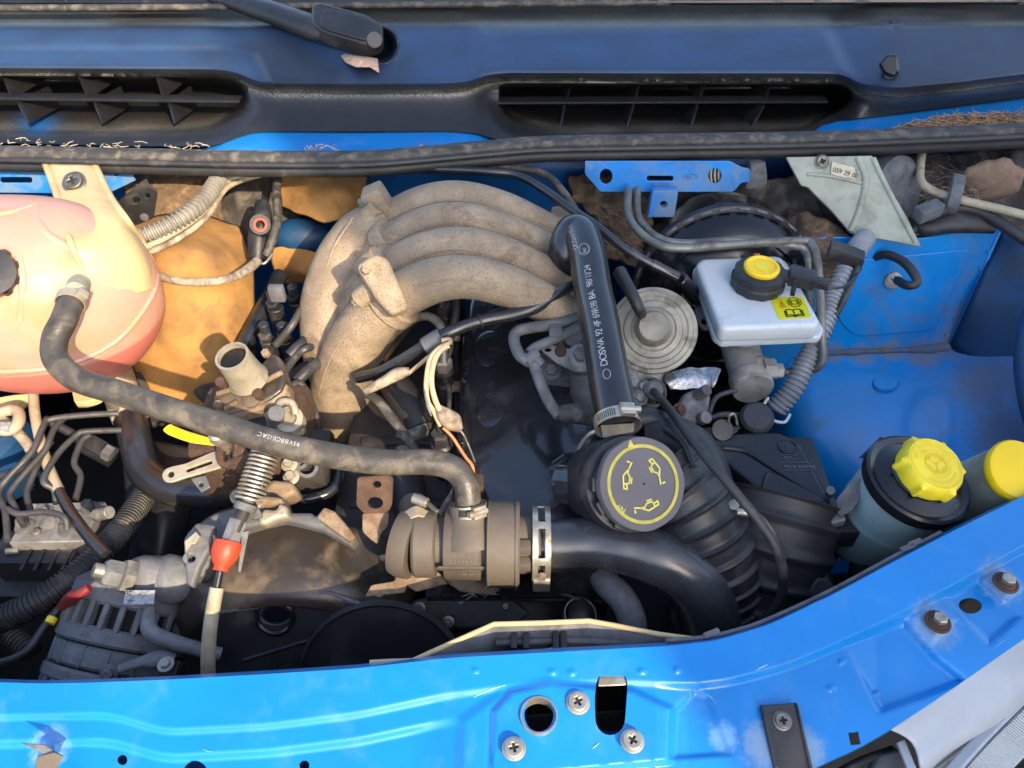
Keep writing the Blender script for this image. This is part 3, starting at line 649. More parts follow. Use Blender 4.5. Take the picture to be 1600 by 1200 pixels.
for vp in (ventL, ventR):
    s_ = sdpoly(X, Y, vp); dust = dust + .6 * np.exp(-((s_ + 8) / 9.0) ** 2) * sst(165, 195, Y) + .22 * sst(0, -10, s_) * sst(165, 200, Y)
spot = 1.1 * np.exp(-((X - 58) / 26) ** 2 - ((Y - 192) / 14) ** 2)
field('scuttle_skin', X, Y, Z, 'black_plastic', scut, .002, 40, (spray_sheen, dust * (.7 + .6 * nz_), spot))
def zat(px, py): i_ = np.argmin((X - px) ** 2 + (Y - py) ** 2); return float(Z.ravel()[i_])
tube('spindle_rim', [at(596 + 27 * math.cos(k * math.pi / 8), 72 + 29 * math.sin(k * math.pi / 8), zat(596 + 29 * math.cos(k * math.pi / 8), 72 + 31 * math.sin(k * math.pi / 8)) - .001) for k in range(17)], .0028, 'black_plastic', scut, 10)
def rib(nm, a, b, back, dz=-.02, m='black_plastic', w=.0016):
    a, b = P(a), P(b); bm = bmesh.new(); bk = Vector((0, back, dz))
    for s in (-1, 1):
        for p in (a, b, b + bk, a + bk): bm.verts.new(p + VX * (s * w))
    bm.verts.ensure_lookup_table(); v = bm.verts
    for f in ((0, 1, 2, 3), (7, 6, 5, 4), (0, 4, 5, 1), (1, 5, 6, 2), (2, 6, 7, 3), (3, 7, 4, 0)): bm.faces.new([v[i] for i in f])
    return fin(bm, nm, m, scut)
for x0, x1, x2 in ((5, 18, 45), (123, 138, 160), (245, 255, 273), (-112, -98, -80), (-230, -214, -196)):
    rib('intake_rib', (x0, 120, .126), (x1, 154, .112), .13); rib('intake_rib', (x1 + 8, 158, .110), (x2, 193, .094), .1)
for x0, x1, x2 in ((892, 884, 876), (998, 992, 980), (1100, 1092, 1080), (1204, 1196, 1176)):
    rib('intake_rib', (x0, 134, .122), (x1, 161, .110), .13); rib('intake_rib', (x1 - 2, 166, .109), (x2, 197, .094), .1)
def bar(a, b):
    a, b = P(a), P(b); d = (b - a).normalized(); box('intake_bar', (a + b) / 2 + VY * .011, ((b - a).length, .022, .0035), 'black_plastic', scut, (d, VY, VZ), .001)
bar((-280, 152, .114), (374, 160, .112)); bar((776, 162, .111), (1294, 160, .111))
# washer jet, plug
t = thing('washer_jet', 'small black washer jet nozzle standing on the scuttle', 'washer jet', (1392, 110, .15))
jz = zat(1392, 108)
cyl('jet_foot', at(1392, 112, jz - .002), at(1392, 112, jz + .004), .012, 'black_gloss', t)
plate('jet_body', rounded([(1374, 98), (1386, 84), (1404, 85), (1407, 112), (1397, 120), (1382, 114)], 4), (at(1392, 108, jz + .018), Vector((-.25, -.75, .55))), .014, 'black_gloss', t, bev=.004)
lathe('cowl_plug', [(0, 0), (.0085, 0), (.0085, .0012), (.0075, .002), (0, .002)], at(1398, 34, zat(1398, 34) + .002), Vector((0, -.3, 1)), 'black_plastic', scut, 28)
# windscreen edge
t = thing('windscreen', 'dark lower edge of the windscreen above scuttle', 'windscreen', (800, 2, .2))
sheet('glass', [[(x, -60, .235) for x in (-280, 300, 800, 1300, 1880)], [(x, 3, .208) for x in (-280, 300, 800, 1300, 1880)]], 'black_gloss', t, 1, .005)
tube('glass_seal', [(x, y, .205) for x, y in ((-280, 12), (100, 12), (400, 10), (800, 6), (1200, 3), (1540, 2), (1700, 14))], 5, 'rubber_dusty', t, 8)
# wiper
t = thing('windscreen_wiper', 'black wiper arm lying over the scuttle with capped spindle', 'wiper', (590, 70, .15))
arm = [(150, -60, .225), (300, -18, .215), (360, 0, .211), (420, 18, .206), (480, 40, .200), (512, 50, .197)]
tube('arm', arm, [14, 17, 18, 22, 24, 22], 'black_satin', t, 14, squash=(VZ, .7))
plate('spindle_cover', rounded([(487, 6), (500, 2), (575, 22), (600, 38), (596, 62), (572, 68), (500, 46), (486, 34)], 12, 5), (at(540, 36, .212), Vector((.1, -.35, 1))), .03, 'black_satin', t, bev=.005)
plate('cover_top', rounded([(505, 12), (575, 27), (594, 42), (588, 60), (570, 62), (512, 46), (498, 38)], 10, 5), (at(540, 36, .2145), Vector((.1, -.35, 1))), .004, 'black_satin', t, bev=.0015)
cyl('spindle', at(588, 70, .16), at(585, 62, .2), .013, 'black_satin', t)
def leafmesh(name, pts, m, parent=None, z=.0, curl=.006):
    bm = bmesh.new(); c = P((sum(p[0] for p in pts) / len(pts), sum(p[1] for p in pts) / len(pts), z)); cv = bm.verts.new(c + VZ * curl)
    vs = [bm.verts.new(P((a, b, z)) + VZ * random.uniform(-curl, curl)) for a, b in pts]
    for i in range(len(vs)): bm.faces.new((cv, vs[i], vs[(i + 1) % len(vs)]))
    o = fin(bm, name, m, parent); o.modifiers.new('s', 'SOLIDIFY').thickness = .0008; return o
tag(leafmesh('dead_leaf', [(526, 78), (545, 80), (590, 92), (592, 108), (578, 105), (574, 110), (556, 106), (540, 98)], 'leaf', z=.172), 'crumpled pale dead leaf caught under the wiper spindle', 'leaf')

# blue flange behind the rubber seal
FX = ((-280, 212, 226, 252, 0), (100, 213, 227, 252, 0), (290, 214, 226, 251, 0), (352, 203, 222, 250, 1), (560, 198, 216, 248, 1), (745, 199, 215, 243, 1), (800, 205, 216, 240, 0), (1000, 205, 214, 236, 0), (1220, 203, 210, 233, 0), (1285, 192, 205, 230, 1), (1400, 160, 188, 222, 1), (1600, 138, 172, 212, 1), (1880, 95, 130, 190, 1))
fl = sheet('scuttle_flange', [[(q[0], q[1], .09 if q[4] else .058) for q in FX], [(q[0], q[2], .095 if q[4] else .07) for q in FX], [(q[0], q[3], .098 if q[4] else .088) for q in FX]], 'blue_paint', None, 2, .0012)
tag(fl, 'bright blue painted metal flange strip below the black scuttle', 'car panel')
# rubber seal
sp = [(-280, 240), (0, 244), (200, 248), (400, 252), (560, 252), (650, 246), (760, 236), (850, 229), (1000, 226), (1250, 222), (1400, 217), (1600, 208), (1880, 190)]
t = thing('rubber_seal', 'long ribbed black rubber weather seal running across the bay', 'weather seal', (800, 240, .09))
tube('seal_bulb', [(a, b - 4, .114) for a, b in sp], 13, 'rubber_dusty', t, 14, squash=(VZ, .75))
tube('seal_lip', [(a, b + 14, .100) for a, b in sp], 10, 'rubber', t, 12)
tube('seal_bead', [(a, b + 6, .116) for a, b in sp], 4.5, 'rubber', t, 8)
tube('seal_groove_bead', [(a, b - 13, .116) for a, b in sp], 4, 'rubber_dusty', t, 8)
def needles(name, poly, z, n, lab, cat, m='needles', lng=.016):
    bm = bmesh.new(); xs_ = [p[0] for p in poly]; ys_ = [p[1] for p in poly]; k = 0
    while k < n:
        a, b = random.uniform(min(xs_), max(xs_)), random.uniform(min(ys_), max(ys_))
        if sdpoly(np.array([a]), np.array([b]), poly)[0] > 0: continue
        c = at(a, b, z) + VZ * random.uniform(0, .007); d = Vector((random.uniform(-1, 1), random.uniform(-.5, .5), random.uniform(-.25, .25))).normalized() * lng * random.uniform(.4, 1)
        q = Vector((random.uniform(-1, 1), random.uniform(-1, 1), random.uniform(-.4, 1))) * .003
        sweep(bm, [c - d, c + q, c + d], [.0006, .0008, .0005], 4); k += 1
    o = fin(bm, name, m); return tag(o, lab, cat, kind='stuff')
needles('pine_needles', [(1392, 206), (1440, 193), (1490, 184), (1600, 180), (1700, 174), (1880, 165), (1880, 190), (1600, 205), (1440, 207)], .099, 1500, 'heap of dry brown pine needles on the blue flange', 'pine needles')
needles('needle_litter', [(-100, 222), (40, 222), (180, 228), (330, 232), (330, 236), (-100, 232)], 0.1, 60, 'line of dry straw litter along the seal by the coolant tank', 'plant litter', 'sheath', .009)
needles('leaf_crumbs', [(478, 233), (525, 231), (525, 238), (478, 238)], .103, 14, 'few pale twig crumbs on the blue flange above the manifold', 'plant litter', 'leaf', .008)
tag(leafmesh('leaf_fragment', [(652, 232), (658, 222), (662, 230), (672, 230), (666, 236), (654, 236)], 'leaf', z=.103, curl=.002), 'tiny brown leaf fragment on the blue flange above seal', 'leaf')

# ================================================================== INNER WING (right-hand side of the photograph)
t = thing('inner_wing', 'scuffed blue inner wing and wheel arch shelf beside brake reservoir', 'car panel', (1400, 700, -.3))
sheet('shelf', [[(1190, 575, -.20), (1240, 556, -.17), (1300, 549, -.165), (1400, 546, -.165), (1480, 541, -.16), (1560, 505, -.12), (1640, 470, -.08)],
     [(1195, 625, -.23), (1235, 615, -.195), (1300, 608, -.18), (1400, 603, -.175), (1500, 592, -.165), (1590, 572, -.12), (1680, 560, -.07)],
     [(1190, 710, -.33), (1235, 700, -.255), (1300, 690, -.22), (1400, 682, -.205), (1500, 672, -.2), (1600, 660, -.15), (1690, 650, -.08)],
     [(1180, 820, -.42), (1225, 805, -.36), (1290, 782, -.29), (1400, 772, -.25), (1500, 772, -.24), (1600, 762, -.2), (1700, 752, -.1)],
     [(1180, 960, -.48), (1220, 950, -.45), (1290, 905, -.4), (1400, 902, -.36), (1500, 900, -.35), (1600, 885, -.3), (1700, 865, -.2)]], 'blue_shelf', t, 3)
fp = (at(1400, 548, -.165), Vector((0.05, -1, .35)).normalized())
plate('upright_panel', [(1180, 400), (1290, 370), (1440, 372), (1568, 352), (1562, 372), (1482, 545), (1420, 549), (1300, 552), (1180, 585)], fp, .004, 'blue_shelf', t, bev=.002)
plate('pressed_field', rounded([(1310, 408), (1440, 396), (1518, 388), (1460, 516), (1336, 526), (1308, 500)], 14), fp, .004, 'blue_shelf', t, bev=.0018, lift=.0022)
tube('seam_sealer', [onp(x_, y_, *fp) + fp[1] * .001 for x_, y_ in ((1240, 562), (1290, 552), (1340, 549), (1400, 547), (1450, 545), (1481, 541))], [.004, .005, .006, .004, .007, .009], 'dried_sealer', t, 8, wob=.5)
for x_ in range(6): lathe('spot_weld', [(0, 0), (.0045, 0), (.004, .0012), (.002, .0006), (0, .0006)], onp(1545 - x_ * 13, 392 + x_ * 26, *fp) + fp[1] * .0005, fp[1], 'blue_shelf', t, 14)
tube('fold_edge', [onp(1567, 350, *fp), onp(1522, 452, *fp), onp(1481, 543, *fp)], .0028, 'blue_paint', t, 8)
sheet('outer_panel', [[(1569, 352, .012), (1524, 450, -.06), (1483, 540, -.155)], [(1610, 372, .02), (1575, 470, -.06), (1540, 590, -.165)], [(1690, 340, .05), (1660, 460, -.02), (1640, 640, -.15)]], 'navy_panel', t)
tube('pressed_ring', [(1385 + 20 * math.cos(a * .63 - .6), 598 + 12 * math.sin(a * .63 - .6), -.1742) for a in range(9)], .0018, 'blue_shelf', t, 6)
tube('wing_tube', [(1640, 420, .03), (1620, 490, 0), (1606, 560, -.03), (1620, 650, -.05), (1660, 740, -.05)], 20, 'navy_panel', t, 20)
# plug in the upright panel with a looped drain hose
pc = onp(1393, 437, *fp) + fp[1] * .003
t = thing('panel_plug', 'small white slotted plug set in the blue upright panel', 'plug', pc)
lathe('plug_disc', [(0, 0), (.0135, 0), (.0135, .003), (.011, .0045), (0, .0045)], pc, fp[1], 'alu_grey', t, 28)
for k in range(4):
    d = frame(fp[1]); a = k * .8; v = d[0] * math.cos(a) + d[1] * math.sin(a); q = d[1] * math.cos(a) - d[0] * math.sin(a)
    box('plug_slot', pc + fp[1] * .0045 + v * .005, (.007, .0016, .0012), 'grime', t, (v, q, fp[1]), 0)
tag(tube('drain_hose', [(1368, 402, -.02), (1385, 398, -.005), (1410, 408, .0), (1428, 428, -.005), (1432, 442, -.012), (1418, 446, -.018), (1402, 438, -.03)], 7, 'rubber', None, 12), 'short looped black drain hose over the white plug', 'hose')

# ================================================================== BULKHEAD SOUNDPROOFING
def pad(name, lab, rows, m, nz=.004, nsc=26, thick=.006, cat='soundproofing'):
    o = sheet(name, rows, m, None, 3, thick, 60, nz, nsc); return tag(o, lab, cat)
pad('felt_pad', 'large bulging tan felt pad on the bulkhead beside coolant tank', [[(215, 345, .02), (260, 335, .02), (320, 335, .01), (372, 350, -.01)], [(205, 400, .01), (255, 395, .04), (330, 400, .03), (392, 415, -.03)],
    [(210, 480, -.03), (265, 470, .0), (340, 480, -.02), (402, 500, -.08)], [(205, 560, -.1), (265, 560, -.08), (340, 570, -.1), (400, 580, -.16)], [(200, 640, -.2), (270, 640, -.18), (340, 650, -.2), (410, 660, -.26)]], 'tan_felt', .006, 20)
pad('felt_pad', 'tan felt pad with ragged lower edge high on bulkhead left of manifold', [[(425, 268, .03), (470, 264, .04), (520, 266, .04), (572, 274, .02)], [(436, 300, .02), (480, 300, .03), (530, 300, .03), (570, 305, .01)], [(440, 322, 0), (470, 334, .01), (510, 346, .01), (560, 335, -.01)]], 'tan_felt', .004, 30)
pad('felt_pad', 'brown torn felt strip behind the manifold column', [[(420, 388, -.06), (460, 386, -.05), (510, 404, -.06), (540, 420, -.08)], [(424, 415, -.08), (465, 420, -.07), (510, 430, -.08), (540, 440, -.1)], [(440, 445, -.12), (470, 442, -.11), (510, 446, -.11), (540, 470, -.13)]], 'tan_felt', .004, 30)
pad('quilted_pad', 'crackled brown quilted insulation behind the ribbed conduit', [[(190, 258, .04), (240, 258, .045), (290, 260, .045), (345, 266, .03)], [(196, 300, .02), (245, 300, .03), (300, 300, .03), (345, 300, .01)], [(205, 350, -.01), (250, 345, .0), (300, 340, .0), (350, 345, -.02)]], 'brown_felt', .004, 60)
pad('insulation_mat', 'dark brown insulation mat between manifold and tan pads', [[(335, 268, .0), (390, 268, .01), (430, 270, .0), (470, 290, -.03)], [(335, 320, -.03), (385, 320, -.02), (430, 330, -.03), (470, 340, -.06)], [(350, 370, -.08), (395, 380, -.07), (430, 390, -.09), (480, 400, -.12)]], 'dark_felt', .004, 40)
pad('shredded_insulation', 'shredded brown fibre insulation beside the top of breather hose', [[(888, 272, .01), (940, 272, .02), (985, 275, .02), (1030, 285, .01)], [(900, 310, 0), (940, 310, .01), (980, 320, .01), (1020, 330, .0)], [(930, 350, -.03), (960, 360, -.02), (990, 375, -.02), (1020, 380, -.04)], [(945, 400, -.07), (975, 410, -.06), (1000, 420, -.06), (1030, 420, -.08)]], 'fibre', .009, 70)
pad('insulation_mat', 'dark felt mat on bulkhead above the brake servo', [[(1015, 285, .02), (1090, 285, .03), (1180, 285, .03), (1260, 270, .03)], [(1010, 315, -.02), (1090, 320, -.01), (1190, 330, -.01), (1280, 320, .0)], [(1020, 380, -.1), (1100, 400, -.1), (1210, 400, -.08), (1300, 400, -.05)]], 'dark_felt', .005, 40)
pad('insulation_mat', 'fibrous grey felt behind the pale plastic bracket', [[(1240, 250, .05), (1330, 246, .05), (1430, 242, .05), (1530, 236, .05), (1640, 226, .05)], [(1250, 300, .01), (1330, 300, .02), (1430, 300, .02), (1530, 300, .01), (1640, 290, .01)], [(1270, 380, -.06), (1340, 390, -.06), (1430, 380, -.05), (1530, 370, -.05), (1640, 360, -.04)]], 'dark_felt', .005, 36)
pad('insulation_mat', 'folded dark felt beside the servo above grey conduit', [[(1225, 330, .0), (1260, 330, .02), (1300, 345, .02), (1330, 370, .0)], [(1245, 390, -.02), (1275, 390, .0), (1305, 390, .0), (1325, 400, -.02)], [(1262, 440, -.06), (1285, 450, -.05), (1300, 460, -.06), (1320, 460, -.08)]], 'brown_felt', .006, 60)
def strands(name, lab, boxpx, z, n, m, d, lng):
    bm = bmesh.new()
    for i in range(n):
        c = at(random.uniform(boxpx[0], boxpx[2]), random.uniform(boxpx[1], boxpx[3]), z + random.uniform(-.01, .01)); v = (d + Vector((random.uniform(-.5, .5), random.uniform(-.5, .5), random.uniform(-.5, .5)))).normalized() * lng * random.uniform(.4, 1)
        q = Vector((random.uniform(-1, 1), random.uniform(-1, 1), random.uniform(-1, 1))) * lng * .2; sweep(bm, [c - v, c + q, c + v], [.0003, .0006, .0003], 4)
    return tag(fin(bm, name, m), lab, 'fibres', kind='stuff')
strands('loose_fibres', 'loose fibres on the shredded insulation', (930, 290, 1000, 400), .005, 170, 'fibre', Vector((.6, 0, -.6)), .02)
strands('felt_fibres', 'pale fibres on the grey felt behind the pale bracket', (1420, 245, 1540, 320), .035, 160, 'loom', Vector((.9, 0, -.3)), .018)
strands('felt_fibres', 'fibres on the folded felt beside the servo', (1265, 350, 1310, 440), .01, 90, 'fibre', Vector((.9, 0, -.1)), .014)
tag(blob('mud_clod', (1548, 285, .045), (.047, .014, .04), 'dried_mud', None, .2, 40, 3), 'flat flaking brown clod of dried mud by the wing', 'mud')
tag(blob('mud_clod', (1592, 262, .05), (.03, .02, .03), 'dark_felt', None, .3, 40, 5), 'dark ragged clod at the edge behind the wing', 'mud')

# ================================================================== HINGE BRACKETS
def mark(fn, m, parent): oval_badge(parent, fn, 0, 0, .011, .0045, m, .0005, True)
t = thing('hinge_bracket', 'blue pressed bracket with oval hole and slot under the seal', 'bracket', (1040, 280, .06))
hp = (at(1040, 275, .075), Vector((0, -1, .12)).normalized())
plate('bracket_plate', rounded([(914, 252), (1140, 252), (1160, 262), (1172, 264), (1172, 284), (1158, 286), (1146, 300), (938, 300), (914, 272)], 3), hp, .003, 'blue_bracket', t, [circ(947, 276, 10, 12), rounded([(1011, 275), (1052, 275), (1052, 283), (1011, 283)], 4), circ(1117, 275, 10, 12)], .0008)
q0 = onp(1078, 276, *hp) + hp[1] * .001; mark(lambda u, v: q0 + VX * u + VZ * v, 'blue_dull', t)
for k in range(4): tube('coil_behind_hole', [onp(1108 + k * 6, 262, *hp) - hp[1] * .008, onp(1106 + k * 6, 276, *hp) - hp[1] * .006, onp(1108 + k * 6, 290, *hp) - hp[1] * .008], .0018, 'sheath', t, 6)
tp = (at(1038, 320, .045), Vector((0, -1, .1)).normalized())
plate('bracket_tab', [(1020, 298), (1060, 298), (1054, 340), (1012, 340)], tp, .014, 'blue_bracket', t, [circ(1037, 320, 5.5)], .0015)
box('bracket_end', (1178, 272, .07), (.022, .02, .04), 'alu_dusty', t, bev=.004)
tube('bracket_strap', [(1185, 255, .09), (1188, 285, .06), (1178, 305, .03), (1168, 318, .01)], 10, 'alu_dusty', t, 10, squash=(VY, .35))
t = thing('hinge_bracket', 'blue bracket with one long slot behind coolant tank', 'bracket', (40, 285, .06))
plate('bracket_plate', [(-120, 258), (74, 258), (80, 302), (-120, 300)], hp, .003, 'blue_bracket', t, [rounded([(0, 277), (50, 277), (50, 286), (0, 286)], 4)])
t = thing('corner_bracket', 'blue corner plate with a dark drilled gusset beside the tank arm', 'bracket', (190, 290, .06))
hp2 = (at(185, 285, .07), Vector((.2, -1, .1)).normalized())
plate('corner_plate', [(150, 258), (200, 258), (212, 282), (170, 302), (156, 296)], hp2, .003, 'blue_bracket', t, [circ(181, 272, 4)])
hp3 = (at(215, 320, .05), Vector((.1, -1, .15)).normalized())
plate('gusset', rounded([(176, 322), (228, 278), (232, 288), (246, 300), (240, 340), (214, 352), (190, 352)], 5), hp3, .003, 'black_satin', t, [circ(213, 313, 6), circ(231, 306, 4)])
lathe('gusset_button', [(0, 0), (.006, 0), (.006, .002), (0, .003)], onp(226, 339, *hp3), hp3[1], 'alu_dusty', t, 18)

# ================================================================== COOLANT TANK
tc = aty(46, 462, .13)
t = thing('expansion_tank', 'pink-tinted cream plastic coolant expansion tank with moulded arm', 'coolant tank', tc - VZ * .13)
bm = bmesh.new(); bmesh.ops.create_uvsphere(bm, u_segments=96, v_segments=64, radius=1)
ax = Vector((.35, -.62, .68)).normalized()                        # the seam's axis
for v in bm.verts:
    d = v.co.normalized(); k = 1.0
    e = Vector((math.copysign(abs(d.x) ** .92, d.x), math.copysign(abs(d.y) ** .92, d.y), math.copysign(abs(d.z) ** .92, d.z)))
    k += .018 * math.sin(math.atan2(d.z, d.x) * 7 + .6) * max(0, d.dot(Vector((-.5, -.5, .6)))) + .02 * mnoise.noise(d * 1.7)
    v.co = tc + Vector((e.x * .168, e.y * .118, e.z * .132)) * k
from mathutils.bvhtree import BVHTree
tank_tree = BVHTree.FromBMesh(bm); fin(bm, 'tank_shell', 'tank_plastic', t, 60)
seam = [(258, 398), (252, 420), (243, 446), (222, 486), (186, 528), (140, 556), (90, 572), (40, 578), (-30, 578), (-120, 560)]
def on_tank(px, py, out=0):
    r = ray(px, py).normalized(); h = tank_tree.ray_cast(CAM, r)
    if h[0] is None:
        q = CAM + r * (tc - CAM).dot(r); h = tank_tree.find_nearest(q)
    p = h[0]; return p + (p - tc).normalized() * out
tube('moulding_seam', [on_tank(*p, .0008) for p in seam], .0036, 'tank_plastic', t, 8)
tube('moulding_seam', [on_tank(a - 5, b + 9, .0002) for a, b in seam[1:]], .0018, 'tank_plastic', t, 6)
for cr in ([(55, 318), (70, 360), (120, 390), (175, 410)], [(-60, 338), (10, 332), (60, 318)], [(30, 400), (36, 440), (32, 500)]):
    tube('moulded_crease', [on_tank(a, b, -.0035) for a, b in cr], .006, 'tank_plastic', t, 10)
fn = lambda u, v: on_tank(33 + u, 596 - v * .8, .0007)
strokes('oval_mark', [arc(0, 0, 16, 0, 360, 24, 5)], fn, 1.6, 'tank_plastic', t)
AR = [[(72, 256, .105), (90, 306, .115), (100, 345, .125), (108, 380, .005), (128, 420, .001), (150, 450, -.003)], [(88, 256, .115), (112, 306, .125), (130, 345, .132), (146, 385, .010), (170, 420, .006), (196, 462, -.001)], [(128, 256, .115), (150, 306, .125), (172, 340, .132), (198, 378, .010), (222, 415, .006), (238, 452, .000)], [(148, 256, .106), (172, 306, .112), (196, 340, .118), (224, 378, .006), (246, 412, .003), (256, 440, -.003)]]
AR = [[(on_tank(*q) if i > 2 else P(q)) for i, q in enumerate(r)] for r in AR]
sheet('moulded_arm', AR, 'cream_plastic', t, 3, .006)
for k_ in (0, 3): tube('arm_rib', [q + Vector((0, -.001, .001)) for q in AR[k_][:5]], [.005, .005, .0045, .004, .002], 'cream_plastic', t, 8)
screw('arm_screw', (116, 285, .128), Vector((0, -.5, .85)), 15, 'steel', t)
cc = on_tank(-14, 426, -.008); cn = (cc - tc).normalized() + Vector((.2, -.2, .1))
cap = lathe('filler_cap', [(0, 0), (.031, 0), (.031, .016), (.027, .022), (.010, .023), (0, .023)], cc, cn, 'black_gloss', t, 60, knurl=(10, .08, .029))
nz = on_tank(128, 442, -.006); hd = (at(100, 500, .12) - nz).normalized()
cyl('hose_spigot', nz, nz + (at(108, 478, .125) - nz).normalized() * .035, .0125, 'greyish_plastic', t)
plate('foot_lug', [(112, 610), (166, 612), (150, 622), (132, 628), (116, 628)], -.08, .012, 'cream_plastic', t, rnd=3)
plate('foot_lug', [(164, 612), (200, 606), (204, 622), (184, 628), (168, 622)], -.09, .012, 'cream_plastic', t, rnd=3)
sheet('foot_strap', [[(-20, 626, -.08), (20, 618, -.08), (60, 618, -.08)], [(-20, 650, -.1), (20, 646, -.1), (52, 632, -.1)]], 'cream_plastic', t, 2, .006)

# ================================================================== LONG COOLANT HOSE
HA = [(112, 468, .125), (100, 500, .122), (86, 530, .112), (88, 562, .10), (120, 592, .092), (180, 612, .085), (250, 635, .078), (330, 660, .07), (430, 692, .06), (520, 712, .05), (600, 722, .045), (668, 722, .045), (708, 732, .04), (728, 758, .03), (732, 800, .008)]
t = thing('coolant_hose', 'long black rubber coolant hose from expansion tank to thermostat housing', 'hose', (732, 800, 0))
HAR = .0135
tube('hose_body', HA, HAR, 'hose_dusty', t, 20, 8)
lettering('printed_number', '95VB8C012AC', on_tube(HA, HAR, .372, Vector((.25, -.2, 1)), -1), .0066, 'print_white', t, .98)
cl = clamp('hose_clamp', 'cream banded spring clip on the hose end at coolant tank', (111, 470, .125), P(HA[1]) - P(HA[0]), HAR + .0008, .011, Vector((.8, -.4, .4)), 'pale_metal', 'coolant hose clips', worm=False)
# lower radiator hose at the side
t = thing('radiator_hose', 'thick dark rubber hose curving below the coolant tank', 'hose', (240, 740, -0.180))
tube('hose_body', [(188, 600, -0.110), (200, 640, -0.120), (212, 690, -0.130), (226, 735, -0.145), (262, 762, -0.150), (310, 768, -0.150), (372, 770, -0.150)], 25, 'rubber_sleek', t, 20, 8)
tube('dusty_sleeve', [(180, 585, -0.106), (190, 615, -0.114), (204, 652, -0.122)], 27, 'sheath', t, 20)
t = thing('overflow_tube', 'narrow translucent cream tube running down from the coolant tank', 'hose', (60, 640, -.08))
tube('tube_body', [(52, 612, -.075), (55, 650, -.08), (66, 700, -.085), (80, 740, -.09), (96, 774, -.09)], 8, 'sheath', t, 12)
tube('tube_end', [(93, 768, -.0895), (110, 800, -.087), (140, 840, -.082), (166, 868, -.08)], 9, 'rubber_sleek', t, 12)

# ================================================================== ABS BLOCK AND BRAKE LINES
t = thing('brake_valve_block', 'grey metal brake valve block with steel pipes below the tank', 'valve block', (85, 840, -0.240))
tp_ = plate('block_top', [(48, 786), (163, 783), (130, 846), (14, 848)], -.16, .03, 'alu_grey', t, bev=.002)
for a, b in ((38, 822), (105, 826), (70, 802), (140, 795)): hexbolt('pipe_union', (a, b, -.159), VZ, 9, 'alu_dusty', t, .014)
for a, b, r in ((76, 818, 12), (120, 806, 8), (58, 832, 6)): lathe('valve_plug', [(0, 0), (.0008 * r, 0), (.0008 * r, .003), (.0006 * r, .004), (0, .004)], (a, b, -.16), VZ, 'alu_grey', t, 20)
box('solenoid_body', at(72, 872, -0.205), (.105, .05, .055), 'black_satin', t, bev=.005)
for px in (45, 66, 88, 108): box('body_rib', at(px, 868, -.177), (.004, .045, .004), 'black_satin', t, bev=.001)
cyl('mount_peg', (10, 862, -0.175), (30, 860, -0.175), 6, 'alu_grey', t)
box('lower_cover', at(40, 918, -0.240), (.14, .05, .04), 'black_satin', t, bev=.008)
for k, pts in enumerate(([(12, 845, -0.080), (8, 800, -0.075), (-2, 770, -0.075), (14, 745, -0.070), (50, 706, -0.060), (66, 670, -0.055), (80, 655, -0.055), (140, 648, -0.060), (185, 646, -0.070)],
            [(38, 822, -0.085), (22, 790, -0.080), (16, 770, -0.080), (40, 738, -0.075), (70, 704, -0.070), (85, 670, -0.065), (104, 650, -0.070)],
            [(48, 800, -0.095), (42, 770, -0.090), (52, 742, -0.085), (66, 710, -0.080), (80, 690, -0.080)],
            [(105, 826, -0.085), (100, 808, -0.075), (70, 800, -0.075), (30, 803, -0.075), (12, 795, -0.075)],
            [(88, 788, -0.100), (84, 765, -0.090), (68, 750, -0.080), (90, 710, -0.080), (120, 680, -0.080), (136, 674, -0.080), (190, 672, -0.090)],
            [(118, 780, -0.100), (126, 745, -0.095), (116, 722, -0.090), (128, 690, -0.085), (140, 680, -0.085)])):
    tag(tube('brake_pipe', pts, 5, 'pipe_dark', None, 10, 8), ('outermost thin dark brake pipe looping left of the valve block', 'second thin brake pipe curving into the valve block union', 'third short brake pipe rising from valve block', 'brake pipe arching flat across the valve block top',
        'brake pipe zigzagging up from the rear of the valve block', 'brake pipe with S bend right of the zigzag pipe')[k], 'pipe', 'brake pipes at the valve block')
t = thing('wiring_plug', 'grey wiring connector hanging behind the brake pipes', 'connector', (150, 700, -.14))
d = (at(175, 715, -.13) - at(110, 680, -.1)).normalized(); q = frame(d)
tube('cable', [(70, 655, -.09), (110, 676, -.105), (135, 692, -.115)], 7, 'dark_wire', t)
box('plug_body', at(152, 702, -.12), (.05, .022, .022), 'black_satin', t, (d, q[0], q[1]), .003); box('plug_clip', at(168, 708, -.112), (.012, .014, .02), 'alu_dusty', t, (d, q[0], q[1]), .002)
t = thing('round_canister', 'dark blue-grey round canister at the edge beside brake pipes', 'canister', (-10, 700, -.2))
lathe('canister', [(0, -.05), (.06, -.05), (.07, -.03), (.072, .03), (.06, .055), (.03, .066), (0, .068)], (-12, 705, -.2), Vector((.1, -.2, 1)), 'navy_panel', t, 40)
t = thing('cable_bundle', 'pale dusty cable bundle bent under the coolant tank', 'cables', (20, 660, -.1))
tube('cable', [(-30, 640, -.07), (10, 660, -.075), (40, 690, -.085), (50, 708, -.09)], 8, 'loom', t); tube('cable', [(-30, 655, -.06), (20, 640, -.065), (30, 655, -.065), (15, 672, -.065), (-30, 668, -.065)], 9, 'sheath', t)
tube('cable', [(48, 706, -.092), (58, 720, -.095), (30, 735, -.1), (-30, 752, -.11)], 7, 'dark_wire', t); box('cable_clip', (5, 668, -.06), (.02, .012, .01), 'label_silver', t)

